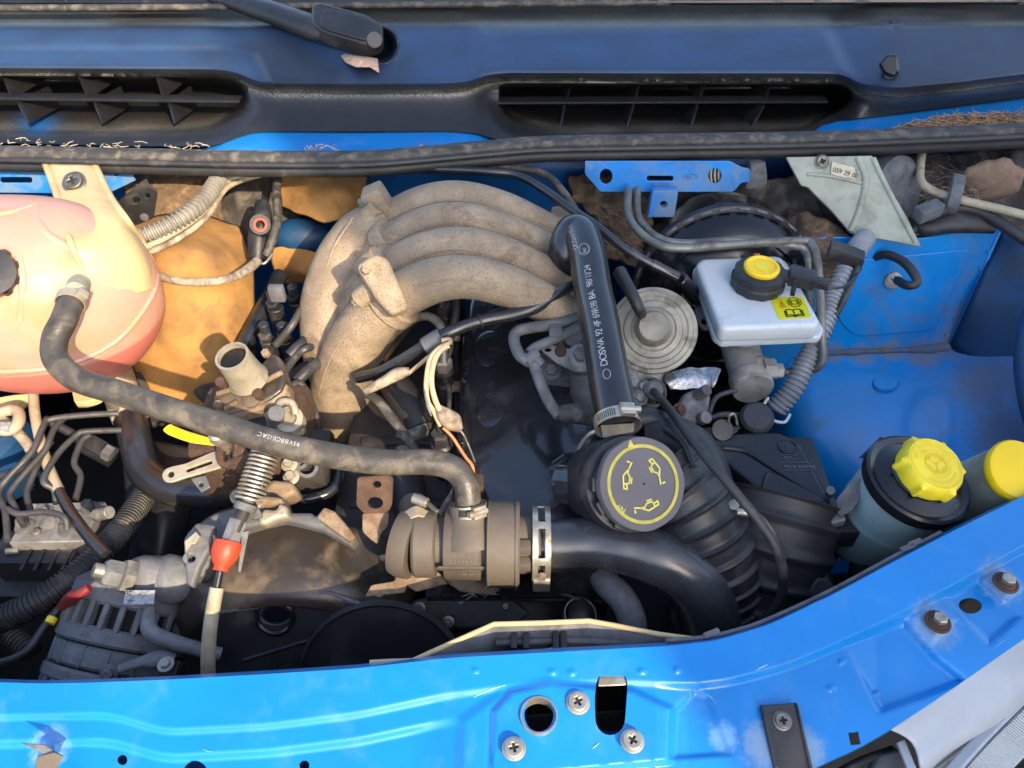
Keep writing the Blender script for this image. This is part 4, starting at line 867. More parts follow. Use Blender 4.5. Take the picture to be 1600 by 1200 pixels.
# ================================================================== CONDUITS (left-hand side)
tag(tube('corrugated_conduit', [(-60, 985, -0.180), (0, 968, -0.170), (60, 940, -0.160), (130, 890, -0.160), (180, 838, -0.170), (215, 790, -0.190), (240, 750, -0.210)], 21, 'conduit', None, 16, 8, (.0052, .0022)), 'thick black corrugated conduit rising diagonally past the alternator', 'conduit')
tag(tube('corrugated_conduit', [(-20, 945, -0.230), (10, 985, -0.240), (50, 1020, -0.250)], 17, 'conduit', None, 16, 8, (.0052, .002)), 'short corrugated conduit end in shade below the thick conduit', 'conduit')
tag(tube('corrugated_conduit', [(352, 258, .085), (338, 285, .08), (316, 315, .075), (285, 340, .07), (245, 360, .065), (200, 376, .06), (180, 385, .05)], 14, 'conduit_light', None, 16, 8, (.0068, .0034)), 'sunlit ribbed grey conduit dropping from seal to coolant tank', 'conduit')
t = thing('cable_bundle', 'two pale cables running along under the sunlit ribbed conduit', 'cables', (300, 340, .05))
tube('cable', [(400, 268, .07), (350, 285, .065), (318, 330, .06), (270, 365, .055), (215, 392, .05)], 5, 'sheath', t); tube('cable', [(410, 272, .065), (356, 292, .06), (322, 340, .055), (275, 375, .05), (220, 400, .045)], 4.5, 'loom', t)
tag(tube('wiring_loom', [(246, 428, .02), (262, 436, .03), (290, 440, .035), (330, 440, .035), (365, 433, .03), (388, 420, .02), (402, 408, .01)], [6, 6, 7, 7, 7, 8, 7], 'loom', None, 10, 8, wob=.1), 'pale taped wiring loom sagging in front of the tan pad', 'wiring')
tag(tube('drop_cable', [(436, 262, .06), (432, 300, .05), (434, 330, .045), (430, 360, .035), (422, 385, .02), (416, 400, .01)], 7, 'rubber_dusty', None, 10), 'grey cable dropping from the seal past the open connector', 'cable')
t = thing('open_connector', 'dark elbow connector with an open red-sealed mouth', 'connector', (408, 380, 0))
tube('elbow', [(410, 322, .03), (410, 345, .035), (404, 372, .02), (402, 405, .0)], [12, 15, 16, 13], 'black_satin', t, 18)
cn = Vector((.2, -.7, .7)); lathe('mouth', [(.010, 0), (.0145, 0), (.0145, .02), (.0105, .02), (.010, .004), (.010, 0)], (409, 355, .038), cn, 'black_satin', t, 24)
lathe('red_seal', [(.0065, .0), (.0102, .0), (.0102, .004), (.0065, .004), (.0065, 0)], at(409, 355, .038) + cn.normalized() * .014, cn, 'red_seal', t, 24)
tube('clip_wire', [(398, 404, .01), (412, 412, .012), (425, 398, .014)], .002, 'zinc', t, 6)

# ================================================================== INTAKE MANIFOLD (four runners)
t = thing('intake_manifold', 'rough cast aluminium intake manifold with four arched runners', 'intake manifold', (600, 560, -.1))
R0 = [(900, 500), (860, 478), (800, 450), (740, 434), (690, 436), (645, 452), (605, 478), (572, 510), (548, 550), (534, 600), (532, 650), (545, 700), (560, 740)]
rr0 = [30, 31, 33, 34, 35, 36, 39, 42, 45, 47, 47, 46, 45]
YS = [.085, .148, .208, .265]
base = [aty(a, b, YS[0]) for a, b in R0]
runners = []
for k, y in enumerate(YS):
    f = k / 3; pts = []
    for i, p in enumerate(base):
        g_ = max(0, (i - 6) / 6)                                 # the runners merge into one column on the left
        pts.append(Vector((p.x - .022 * f * math.sin(i / 12 * math.pi) + .012 * f * g_, y - (y - YS[0]) * .12 * g_, p.z - .004 * f)))
    rl = [q * mpp(p) * (1.0 if k == 0 else .98) for q, p in zip(rr0, base)]
    runners.append(pts)
    if k: n_ = 13
    tube('runner', pts, rl, 'cast_alu', t, 24, 8)
    tube('casting_line', [p + (Vector((-.55, -.75, .35)) if i > 5 else Vector((-.1, -.85, .5))).normalized() * (rl[i] * .985) for i, p in enumerate(pts) if i < 11], .0016, 'cast_alu', t, 6)
# runner flange joint with lugs and bolts
for k in range(4):
    p, q = runners[k][6], runners[k][7]; d = (runners[k][5] - runners[k][7]).normalized(); x, yv, n = frame(d)
    r = rr0[6] * mpp(base[6]) * 1.08; c0 = runners[k][6] + d * .012
    lathe('joint_flange', [(0, -.011), (r, -.011), (r + .003, -.008), (r + .003, .0), (r + .003, .008), (r, .011), (0, .011)], c0, d, 'cast_alu', t, 40)
    up = Vector((-.1, -.1, 1)); up = (up - n * up.dot(n)).normalized()
    if k in (0, 1, 3):
        lug = c0 + up * (r + .004) + Vector((0, -.012, 0))
        cyl('bolt_lug', lug - d * .018, lug + d * .016, .0125, 'cast_alu', t); hexbolt('flange_bolt', lug - d * .018, -d, .007, 'cast_alu', t, .008, False)
fpn = Vector((-.35, -.75, .55)).normalized()
# bolted plate between runners 
pl = (at(615, 440, .115), Vector((.15, -.55, .8)).normalized())
plate('cover_lug', rounded([(556, 415), (585, 395), (606, 402), (640, 480), (612, 492), (588, 468)], 8), pl, .022, 'cast_alu', t, bev=.005)
hexbolt('lug_bolt', onp(572, 424, *pl), pl[1], 7, 'cast_alu', t, .008, False)
for a, b, yy in ((845, 365, .26), (862, 432, .2), (700, 345, .26), (626, 395, .19)):
    p = aty(a, b, yy); cyl('casting_boss', p - Vector((0, 0, .03)), p + Vector((-.004, -.008, .012)), .0125, 'cast_alu', t); lathe('boss_bore', [(0, 0), (.007, 0), (.007, .0008), (0, .0008)], p + Vector((-.004, -.008, .0122)), Vector((-.1, -.2, 1)), 'rust', t, 16)
box('top_lug', aty(590, 312, .262), (.03, .03, .04), 'cast_alu', t, (Vector((.9, 0, .4)).normalized(), VY, Vector((-.4, 0, .9)).normalized()), .006); cyl('top_stud', aty(575, 312, .25), aty(562, 318, .25), 7, 'alu_grey', t)
tube('plenum', [aty(600, 345, .262), aty(560, 378, .235), aty(534, 425, .2), aty(520, 480, .16), aty(520, 540, .125), aty(530, 600, .1)], [36, 44, 48, 50, 48, 42], 'cast_alu', t, 28, 8)
tube('casting_line', [aty(552, 340, .22), aty(520, 390, .19), aty(503, 450, .15), aty(500, 520, .11), aty(508, 590, .07)], .0018, 'cast_alu', t, 6)
box('head_flange', aty(880, 430, .2), (.03, .27, .06), 'cast_alu', t, bev=.01)
# steel braided hose clip on manifold throat
clamp('hose_clamp', 'ridged steel clamp where breather hose meets the manifold', (888, 414, .055), Vector((.1, .2, 1)), 20, .012, Vector((-.6, -.6, .2)), group='breather hose clamps')

# ================================================================== VALVE COVER AND ENGINE BLOCK
t = thing('engine_block', 'dirty dark engine block and head under the manifold', 'engine', (700, 700, -.4))
box('cylinder_head', Vector((-.05, .06, -.19)), (.34, .5, .16), 'dark_block', t, bev=.012)
box('block', Vector((-.05, .04, -.40)), (.38, .56, .24), 'dark_block', t, bev=.02)
for y in (-.1, .0, .1): box('head_rib', Vector((-.14, y, -.115)), (.12, .014, .02), 'dark_block', t, bev=.004)
t = thing('valve_cover', 'glossy black painted rocker cover along the top of the engine', 'valve cover', Vector((.03, -.02, -.12)))
def profile_cover():
    rows = []
    for y, k in ((-.225, .0), (-.212, .75), (-.18, 1), (-.1, 1), (.05, 1), (.2, 1), (.28, .9)):
        z1 = -.115 + .075 * k
        rows.append([Vector((-.085, y, -.115)), Vector((-.072, y, -.1 + .02 * k)), Vector((-.066, y, z1 - .012)), Vector((-.04, y, z1)), Vector((.02, y, z1 + .008 * k)), Vector((.08, y, z1)), Vector((.105, y, z1 - .014)), Vector((.115, y, -.115))])
    return rows
sheet('cover_shell', profile_cover(), 'rocker_paint', t, 3, .004, 80, .0012, 18)
box('cover_rail', Vector((.015, .025, -.118)), (.225, .5, .012), 'rocker_paint', t, bev=.003)
for x_, y_, rx_ in ((772, 545, .03), (786, 642, .034), (846, 690, .028), (800, 590, .022)): blob('cover_relief', (x_, y_, -.040), (rx_, .04, .006), 'rocker_paint', t, .05)
for xx, yy in ((-.056, .06), (-.056, -.06), (.092, .06), (.092, -.07)): lathe('bolt_boss', [(0, -.02), (.014, -.02), (.012, .004), (.009, .006), (.0085, .003), (0, .003)], Vector((xx, yy, -.052)), VZ, 'rocker_paint', t, 24)
for a, b in ((868, 742), (836, 735)): blob('cover_boss', (a, b, -.045), (.016, .016, .012), 'rocker_paint', t, .1)
tube('cover_web', [(775, 735, -.047), (815, 742, -.046), (850, 744, -.044), (885, 722, -.042)], .011, 'rocker_paint', t, 12)
tube('cover_web', [(842, 744, -.046), (842, 765, -.049), (842, 795, -.055)], .010, 'rocker_paint', t, 12)
cyl('filler_stub', (878, 755, -.02), (930, 758, .0), 34, 'rocker_paint', t, 36)
for a, b in ((748, 520), (748, 620), (748, 720)): hexbolt('cover_bolt', (a, b, -.1), VZ, 7, 'rocker_paint', t, .008)

# ================================================================== BEHIND THE MANIFOLD ARCH: injectors, wires, hoses
for k, (a, b, lab) in enumerate(((693, 575, 'brass-nosed diesel injector standing clear beside the rocker cover'), (690, 690, 'oily injector half hidden by the wrapped wires'), (692, 488, 'dark injector in shade under the manifold arch'))):
    p = at(a, b, -.04); t = thing('injector', lab, 'injector', p - VZ * .1, 'diesel injectors')
    lathe('body', [(0, -.1), (.013, -.1), (.013, -.03), (.010, -.026), (.010, -.012), (.0135, -.008), (.0135, -.004), (.008, .0), (0, 0)], p, Vector((0, -.1, 1)), 'black_satin' if k else 'dark_block', t, 24)
    hexbolt('union_nut', p, Vector((0, -.1, 1)), .0125, 'pale_metal' if k == 0 else 'pipe_dark', t, .02, False)
    cyl('pipe_sleeve', p + VZ * .02, p + VZ * .05, .0045, 'pale_metal' if k == 0 else 'pipe_dark', t)
tag(tube('fuel_pipe', [(693, 566, .0), (692, 520, .03), (680, 500, .038), (660, 494, .036), (635, 506, .02), (610, 530, -.01), (585, 570, -.05)], 7, 'pipe_steel', None, 12, 8), 'pale steel fuel pipe bending over from the brass-nosed injector', 'pipe')
tag(tube('fuel_pipe', [(690, 484, -.01), (688, 460, .0), (684, 430, .0)], 6, 'pipe_dark', None, 10), 'dark fuel pipe rising in shade under the manifold arch', 'pipe')
tag(tube('fuel_pipe', [(700, 440, -.02), (712, 480, -.03), (706, 515, -.05)], 7, 'pipe_dark', None, 10), 'second dark pipe beside the shaded injector under the arch', 'pipe')
tag(tube('leak_off_pipe', [(590, 540, -.06), (625, 490, -.06), (650, 470, -.07)], 5, 'rust', None, 8), 'dull red thin pipe deep behind the manifold column', 'pipe')
tag(tube('leak_off_pipe', [(600, 560, -.08), (640, 510, -.08), (668, 480, -.08)], 5, 'rust', None, 8), 'second dull red pipe deep behind the manifold column', 'pipe')
tag(tube('glow_plug_rail', [(712, 470, -.09), (714, 560, -.09), (716, 660, -.09), (718, 720, -.09)], 6, 'black_satin', None, 8), 'thin black rail beside the rocker cover edge', 'rail')
for a, b, s in ((713, 604, 'upper'), (711, 525, 'higher')): 
    tag(box('rail_terminal', (a, b, -.075), (.016, .012, .012), 'rust_light' if s == 'upper' else 'sheath', None, bev=.003), 'small rusty terminal beside the brass-nosed injector' if s == 'upper' else 'tiny pale terminal near the crossing vacuum hose', 'terminal')
VH = [(560, 590, -.02), (592, 582, .0), (625, 564, .02), (665, 540, .045), (700, 520, .06), (750, 502, .065), (810, 490, .065), (850, 474, .07), (880, 454, .075), (900, 444, .075)]
tag(tube('vacuum_hose', VH, [9, 9, 9, 10, 10, 10, 10, 10, 9, 8], 'rubber_sleek', None, 14, 8), 'slim black vacuum hose crossing under the manifold arch', 'hose')
cyl('vacuum_spigot', (896, 446, .075), (922, 436, .075), 9, 'alu_grey', None); tag(bpy.data.objects['vacuum_spigot'], 'cast metal spigot at the end of the slim vacuum hose', 'spigot')
t = thing('tape_sleeve', 'grey tape sleeve wrapped round the crossing vacuum hose', 'tape', (675, 535, .05))
tube('tape', [(664, 541, .047), (676, 534, .052), (690, 526, .057)], 14, 'alu_dusty', t, 14, wob=.1)
t = thing('wiring_harness', 'frayed beige and orange wires tied to the vacuum hose', 'wiring', (690, 640, -.02))
tube('wire', [(640, 582, .02), (655, 570, .035), (672, 556, .05), (695, 540, .066), (703, 535, .066), (702, 530, .066), (690, 532, .066)], 3.5, 'beige_wire', t, 8)
tube('wire', [(700, 537, .066), (685, 545, .062), (672, 562, .055), (666, 595, .045), (668, 625, .03), (676, 640, .02), (688, 665, .0)], 4, 'beige_wire', t, 8, wob=.1)
tube('wire', [(702, 540, .066), (688, 548, .062), (678, 566, .055), (674, 595, .045), (680, 625, .03), (692, 650, .015), (700, 668, .0)], 4.5, 'beige_wire', t, 8, wob=.15)
tube('wire', [(692, 668, .0), (706, 682, -.01), (718, 700, -.02), (728, 715, -.025), (738, 728, -.03), (740, 745, -.04)], 2.6, 'orange_wire', t, 8)
tube('wire', [(706, 662, .0), (722, 676, -.005), (732, 696, -.02), (742, 722, -.03)], 1.8, 'pipe_steel', t, 8)
tube('frayed_wrap', [(682, 634, .022), (694, 648, .014), (708, 660, .004), (720, 672, -.004)], [6, 12, 14, 6], 'loom', t, 12, wob=.35)
tube('loose_tape', [(664, 610, .04), (668, 632, .034), (674, 650, .028)], [3, 6, 2], 'label_silver', t, 8, squash=(VX, .4))
tag(tube('heater_hose_wrap', [(570, 612, .0), (600, 596, .01), (622, 584, .018), (640, 580, .02)], [7, 8, 10, 7], 'loom', None, 10, wob=.15), 'dusty wrapped loom end beside the manifold column', 'wiring')
tag(tube('heater_pipe', [(572, 615, -.01), (590, 625, -.01), (612, 652, -.02), (640, 690, -.035), (660, 718, -.05)], 8, 'rubber_dusty', None, 10, squash=(VZ, .6)), 'flat dusty strap running down to the long coolant hose', 'strap')
t = thing('heater_hose', 'fat black heater hose joined to a dusty metal pipe', 'hose', (640, 680, -.12))
tube('hose_end', [(610, 590, -.08), (628, 618, -.08), (645, 645, -.09), (655, 668, -.1)], [22, 26, 27, 25], 'rubber', t, 20)
tube('metal_pipe', [(652, 640, -.1), (650, 668, -.105), (635, 690, -.12), (630, 730, -.13), (632, 780, -.13)], [23, 24, 20, 24, 26], 'pipe_steel', t, 20)
tag(tube('lower_hose', [(632, 740, -.1), (640, 780, -.1), (650, 820, -.1)], 28, 'rubber', None, 20), 'short black hose behind the rusty lifting bracket', 'hose')
t = thing('sensor_plug', 'brown sensor plug with two thin wires beside thermostat hose', 'connector', (744, 760, -.05))
box('plug_body', (745, 765, -.03), (.016, .02, .034), 'rust', t, bev=.003); box('plug_latch', (740, 758, -.012), (.006, .008, .014), 'rust', t, bev=.001)

# ================================================================== INJECTION PUMP GROUP
t = thing('fuel_pump', 'oily cast fuel injection pump with a pale open spigot on top', 'fuel pump', (400, 680, -.15))
sa, sb = at(388, 592, .03), at(362, 556, .075)
d = (sb - sa).normalized(); L_ = (sb - sa).length
lathe('spigot', [(.024, 0), (.022, .006), (.0205, L_ * .5), (.0195, L_), (.0165, L_), (.0162, L_ - .004), (.0162, .02), (.0, .018)], sa, d, 'pale_metal', t, 40)
lathe('spigot_bore', [(0, L_ - .007), (.0163, L_ - .007)], sa, d, 'dark_block', t, 32)
pp = (at(390, 615, .02), Vector((-.15, -.35, 1)).normalized())
plate('pump_cover', rounded([(332, 618), (352, 598), (378, 590), (408, 568), (424, 550), (436, 556), (446, 590), (440, 610), (418, 626), (380, 640), (350, 648), (334, 640)], 6), pp, .022, 'dusty_cover', t, bev=.004)
for q_ in ([(340, 616), (380, 604), (400, 606)], [(408, 600), (430, 588), (442, 582)], [(352, 640), (372, 628)]): tube('cover_rib', [onp(*p_, *pp) + pp[1] * .001 for p_ in q_], .0035, 'rust_light', t, 8)
plate('cover_rim', rounded([(338, 640), (420, 614), (446, 592), (447, 612), (424, 634), (370, 652), (344, 654)], 6), (pp[0] - VZ * .004, pp[1]), .03, 'rust_light', t, bev=.004)
for a, b in ((418, 555), (344, 635)): hexbolt('cover_screw', onp(a, b, *pp) + pp[1] * .001, pp[1], 7, 'rust_light', t, .008, False)
lathe('cover_pad', [(0, 0), (.011, 0), (.011, .003), (.009, .004), (0, .004)], onp(394, 624, *pp), pp[1], 'dusty_cover', t, 28); 
for a, b in ((408, 620), (350, 602)): cyl('cover_stud', onp(a, b, *pp), onp(a, b, *pp) + pp[1] * .012, .006, 'rust', t)
box('pump_body', at(405, 690, -.06), (.13, .11, .1), 'rust', t, bev=.015)
box('pump_neck', at(395, 662, -.03), (.09, .05, .05), 'dark_block', t, bev=.012)
pa = (at(430, 655, .0), Vector((0, -.4, 1)).normalized())
plate('shaft_arm', rounded([(410, 640), (430, 626), (452, 628), (470, 650), (476, 672), (450, 682), (420, 672)], 6), pa, .012, 'pale_metal', t, [circ(456, 657, 6)], .002)
tube('shaft_hook', [(432, 640, .012), (440, 628, .02), (456, 630, .02), (462, 648, .012)], 6, 'pale_metal', t, 12); cyl('shaft_post', (428, 668, -.02), (432, 645, .025), 13, 'alu_dusty', t)
lathe('shaft_boss', [(0, -.01), (.016, -.01), (.016, .006), (.009, .007), (.008, .002), (0, .002)], onp(456, 660, *pa) + pa[1] * .006, pa[1], 'pale_metal', t, 24)
plate('pump_casting', rounded([(408, 762), (424, 748), (456, 752), (462, 768), (440, 780), (414, 776)], 6), (at(435, 765, -.035), Vector((0, -.4, 1))), .04, 'rust_light', t, bev=.006); box('pump_casting', at(470, 725, -.08), (.08, .07, .06), 'dark_block', t, bev=.01)
for k in range(3): lathe('banjo_ring', [(.009, 0), (.013, 0), (.013, .006), (.009, .006), (.009, 0)], at(452 + k * 14, 708 + k * 12, -.045), Vector((.2, -.4, 1)), 'alu_dusty', t, 20)
for k in range(4): box('bellows_rib', at(382 + k * 7, 722 + k * 5, -.005 - k * .004), (.034, .006, .02), 'rust', t, (Vector((.9, .1, .3)).normalized(), Vector((-.1, .95, 0)).normalized(), Vector((-.3, 0, .9)).normalized()), .002)
for a, b, z in ((452, 725, -.03), (455, 745, -.04), (372, 775, -.05), (410, 760, -.05)): hexbolt('pump_bolt', (a, b, z), Vector((0, -.4, 1)), 8, 'pale_metal', t, .01)
t = thing('pump_lever', 'flat steel throttle lever with a long slot and ball stud', 'lever', (300, 738, -.03))
pv = (at(310, 735, -.02), Vector((0, -.3, 1)).normalized())
plate('lever_arm', rounded([(252, 742), (258, 732), (270, 728), (290, 724), (330, 706), (358, 700), (362, 724), (340, 732), (290, 746), (266, 754), (256, 752)], 6), pv, .004, 'pale_metal', t, [circ(267, 741, 5), rounded([(290, 733), (330, 719), (332, 724), (292, 738)], 2)], .001)
plate('lever_yoke', rounded([(336, 700), (344, 684), (366, 688), (372, 718), (352, 730), (338, 724)], 5), (at(350, 705, .0), pv[1]), .012, 'rust', t, [rounded([(348, 703), (360, 700), (362, 718), (350, 720)], 2)], .002)
lathe('ball_stud', [(0, -.02), (.005, -.02), (.005, -.004), (.0085, .0), (.010, .007), (.0085, .014), (.004, .018), (0, .018)], (345, 688, .014), Vector((-.1, -.2, 1)), 'zinc', t, 24)
plate('return_plate', [(366, 690), (380, 694), (392, 712), (372, 722), (364, 712)], (at(378, 705, .005), Vector((.3, -.5, .8))), .004, 'rust', t)
plate('stop_tab', [(298, 748), (322, 742), (328, 760), (314, 768)], -.03, .003, 'alu_dusty', t, [circ(314, 757, 4)])
tag(tube('dipstick_handle', [(262, 668, .0), (272, 674, .0), (300, 684, -.002), (330, 690, -.005), (345, 692, -.005)], [8, 9, 9, 7, 6], 'yellow_deep', None, 14, squash=(VZ, .45)), 'yellow plastic dipstick handle under the long coolant hose', 'dipstick')
# throttle cable: spring, adjuster, red boot, sheath
t = thing('throttle_cable', 'throttle cable with a pale coil spring and bright red boot', 'cable', (360, 860, -.05))
c0, c1 = at(422, 690, .03), at(386, 786, .0); d = (c1 - c0); n = 15; hx = []
x, y_, z_ = frame(d)
for i in range(n * 16 + 1):
    s = i / (n * 16); a = 2 * math.pi * n * s; hx.append(c0 + d * s + (x * math.cos(a) + y_ * math.sin(a)) * .0145)
bm = bmesh.new(); sweep(bm, hx, [.0015] * len(hx), 6); fin(bm, 'coil_spring', 'zinc', t)
cyl('spring_rod', c0, c1, .007, 'alu_dusty', t)
e1 = at(366, 832, -.012); cyl('spring_seat', c1, at(381, 798, -.004), .012, 'alu_dusty', t)
cyl('cable_rod', at(381, 798, -.004), e1, .007, 'dark_block', t)
cyl('adjuster', at(372, 812, -.008), at(358, 850, -.018), 15, 'alu_dusty', t, 6)
b0 = at(357, 846, -.017); b1 = at(344, 892, -.03)
lathe('red_boot', [(0, 0), (.0135, 0), (.0145, .003), (.0145, .012), (.011, .021), (.0075, .026), (.008, (b1 - b0).length), (0, (b1 - b0).length)], b0, b1 - b0, 'red_rubber', t, 32)
cyl('cable_ferrule', b1, at(338, 922, -.04), 6, 'rubber_sleek', t)
tube('cable_sheath', [(339, 918, -.038), (333, 950, -.05), (328, 985, -.065), (325, 1030, -.09), (326, 1075, -.12)], 11, 'sheath', t, 16)

# ================================================================== TIMING COVER AND FRONT CASTINGS
t = thing('timing_cover', 'shiny black domed timing belt cover at the front of the engine', 'belt cover', (450, 980, -.3))
cx, cz = at(432, 900, -.06).x, -.19; yb, yf = -.15, -.245
rows = []
for y, k in ((yb - .0, .96), (yb - .01, 1), (-.19, 1.0), (-.225, .98), (yf, .9), (yf - .006, .82)):
    rows.append([Vector((cx + .148 * k * math.cos(a), y, cz + .125 * k * math.sin(a))) for a in [math.pi * j / 10 for j in range(11)]])
sheet('dome', rows, 'dusty_cover', t, 2, .003, 60)
fc = (Vector((cx, yf - .004, -.1)), Vector((0, -.75, .55)).normalized())
plate('front_face', rounded([(322, 955), (430, 938), (500, 928), (560, 944), (620, 968), (690, 985), (720, 1075), (330, 1085)], 8), fc, .006, 'black_satin', t, [circ(430, 962, 22, 13)], .002)
plate('face_edge', [(320, 958), (400, 946), (500, 924), (512, 928), (400, 952), (322, 964)], (fc[0] + fc[1] * .005, fc[1]), .005, 'alu_dusty', t, bev=.0015); plate('face_edge', [(498, 924), (512, 924), (625, 964), (618, 968)], (fc[0] + fc[1] * .005, fc[1]), .005, 'alu_dusty', t, bev=.0015)
lathe('access_ring', [(.017, -.004), (.0225, -.004), (.0225, .003), (.019, .005), (.017, .003), (.017, -.004)], onp(430, 962, *fc), fc[1], 'black_gloss', t, 40)
lathe('lower_pulley_guard', [(0, 0), (.09, 0), (.094, .004), (.09, .010), (.086, .006), (0, .005)], onp(600, 1060, *fc), fc[1], 'black_satin', t, 60)
tube('face_rib', [onp(380, 1032, *fc), onp(450, 1010, *fc), onp(530, 986, *fc)], .0025, 'black_satin', t, 8)
t = thing('pump_bracket', 'pale dusty cast bracket arching behind the belt cover', 'bracket', (420, 810, -.08))
bk = (at(420, 810, -.045), Vector((0, -.35, 1)).normalized())
plate('arch', rounded([(284, 880), (290, 832), (332, 802), (366, 792), (380, 772), (442, 774), (452, 800), (486, 800), (492, 806), (504, 794), (526, 800), (556, 838), (548, 852), (500, 826), (440, 812), (380, 826), (330, 870), (318, 900), (296, 905)], 5), bk, .03, 'alu_dusty', t, [circ(304, 872, 6, 5)], .005)
plate('side_lug', rounded([(286, 842), (306, 816), (336, 820), (330, 850), (312, 884), (300, 918), (290, 912)], 5), (at(310, 860, -.036), bk[1]), .012, 'alu_dusty', t, [circ(297, 872, 7, 5)], .003)
plate('sunlit_boss', rounded([(402, 806), (412, 794), (430, 796), (436, 784), (448, 790), (450, 806), (430, 812), (412, 820), (402, 818)], 4), (at(425, 800, -.028), bk[1]), .02, 'pale_metal', t, bev=.005); plate('web_rib', rounded([(382, 780), (396, 772), (436, 776), (444, 784), (420, 788), (396, 790)], 4), (at(420, 780, -.022), bk[1]), .016, 'rust_light', t, bev=.004)
plate('cable_stay', rounded([(366, 786), (378, 776), (402, 790), (410, 806), (396, 812), (376, 800)], 4), (at(388, 795, -.01), bk[1]), .006, 'alu_dusty', t, bev=.001)
plate('stay_upright', [(378, 832), (390, 828), (376, 896), (372, 892)], (at(378, 860, -.03), Vector((.5, -.6, .6))), .004, 'alu_dusty', t); plate('stay_upright', [(332, 836), (344, 850), (340, 880), (336, 878)], (at(338, 860, -.03), Vector((-.3, -.6, .6))), .003, 'pale_metal', t)
plate('edge_lip', rounded([(494, 808), (506, 792), (522, 798), (556, 838), (546, 846), (520, 828)], 4), (at(520, 815, -.03), bk[1]), .014, 'rust_light', t, bev=.002)
plate('lug_clip', [(288, 846), (306, 830), (312, 838), (304, 850), (298, 850), (290, 862)], (at(298, 845, -.018), bk[1]), .008, 'pale_metal', t)

# ================================================================== RUSTY LIFTING EYE
t = thing('lifting_eye', 'rusty flat steel lifting bracket with two holes', 'bracket', (585, 800, -.06))
le = (at(585, 775, .0), Vector((0, -.8, .6)).normalized())
plate('eye_plate', rounded([(558, 746), (608, 742), (614, 748), (612, 790), (606, 802), (570, 804), (556, 790)], 5), le, .006, 'rust', t, [circ(589, 757, 6.5, 5), circ(586, 786, 12, 9)], .001)
plate('foot_plate', rounded([(566, 802), (608, 800), (606, 822), (594, 834), (590, 850), (578, 842), (566, 830)], 4), (onp(585, 803, *le), Vector((0, -.35, .9)).normalized()), .006, 'rust_light', t)

# ================================================================== THERMOSTAT HOUSING
t = thing('thermostat_housing', 'dusty grey plastic thermostat housing with three hose necks', 'thermostat housing', (730, 860, -.08))
a0, a1 = at(632, 848, -.03), at(832, 850, -.03); d = (a1 - a0).normalized()
tl = (a1 - a0).length
def seg(u0, u1, r): return a0 + d * tl * u0, a0 + d * tl * u1, r
lathe('main_barrel', [(0, tl * .08), (.034, tl * .08), (.036, tl * .1), (.036, tl * .245), (.034, tl * .255), (.028, tl * .26), (.028, tl * .32), (.037, tl * .325), (.038, tl * .34), (.038, tl * .60), (.036, tl * .61), (.0335, tl * .62), (.0335, tl * .64), (.044, tl * .65), (.0455, tl * .66), (.0455, tl * .885), (.043, tl * .9), (0, tl * .9)], a0, d, 'grey_plastic', t, 64)
lathe('barrel_end', [(.020, -.008), (.034, -.008), (.0365, 0), (.036, tl * .09), (.0, tl * .09), (0, .004), (.020, .004), (.020, -.008)], a0, (d + Vector((-.0, -.25, .0))).normalized(), 'grey_plastic', t, 48)
lathe('outlet_neck', [(0, tl * .88), (.031, tl * .88), (.031, tl * 1.06), (0, tl * 1.06)], a0, d, 'grey_plastic', t, 40)
for u in (.665, .875): lathe('barrel_bead', [(.0455, -.001), (.047, -.001), (.047, .0015), (.0455, .0015), (.0455, -.001)], a0 + d * tl * u, d, 'grey_plastic', t, 48)
for a in (40, 0): box('neck_rib', a0 + d * tl * .93 + Vector((0, -.62 if a else -.8, .75 if a else .3)).normalized() * .034, (.014, .012, .012), 'grey_plastic', t, bev=.002)
nb = P(HA[-1]); lathe('hose_neck', [(.033, -.03), (.030, -.018), (.024, -.008), (.020, .0), (.020, .012), (0, .012)], nb - VZ * .004, (P(HA[-2]) - P(HA[-1])), 'grey_plastic', t, 40)
box('name_plate', a0 + d * tl * .47 + Vector((0, -.036, .009)), (.05, .003, .008), 'grey_plastic', t, (VX, Vector((0, 1, .25)).normalized(), Vector((0, -.25, 1)).normalized()), .001)
o = a0 + d * tl * .575 + Vector((0, -.0322, .0205)); fn = on_plane(o, Vector((-1, 0, 0)), Vector((0, -.52, -.85)), .0008)
lettering('raised_word', 'WAHLER', fn, .0068, 'raised_grey', t, .95)
o = a0 + d * tl * .595 + Vector((0, -.0378, .0055)); fn = on_plane(o, Vector((-1, 0, 0)), Vector((0, -.25, -.97)), .0012); lettering('raised_number', '4 109 82 1', fn, .005, 'raised_grey', t, .9)
plate('mount_flange', rounded([(636, 884), (676, 878), (700, 912), (650, 925), (634, 915)], 4), (at(660, 900, -.06), Vector((0, -.5, .85))), .01, 'rust_light', t, bev=.002)
plate('mount_foot', rounded([(570, 932), (580, 914), (616, 908), (628, 870), (636, 870), (640, 900), (632, 926)], 3), (at(605, 918, -.065), Vector((0, -.45, .9))), .006, 'rust_light', t, [circ(592, 930, 6, 3)], .001)
plate('lower_web', rounded([(690, 905), (770, 896), (795, 908), (760, 930), (720, 925)], 6), (at(740, 912, -.075), Vector((0, -.5, .85))), .014, 'rust_light', t, bev=.003)
tube('side_neck', [(660, 838, -.02), (652, 812, -.02), (646, 790, -.03)], [20, 22, 23], 'grey_plastic', t, 20)
sheet('clip_band', [[(628, 802, .0), (650, 790, .008), (672, 800, .0)], [(630, 818, .0), (652, 806, .008), (674, 812, .0)]], 'pale_metal', t, 3, .002)
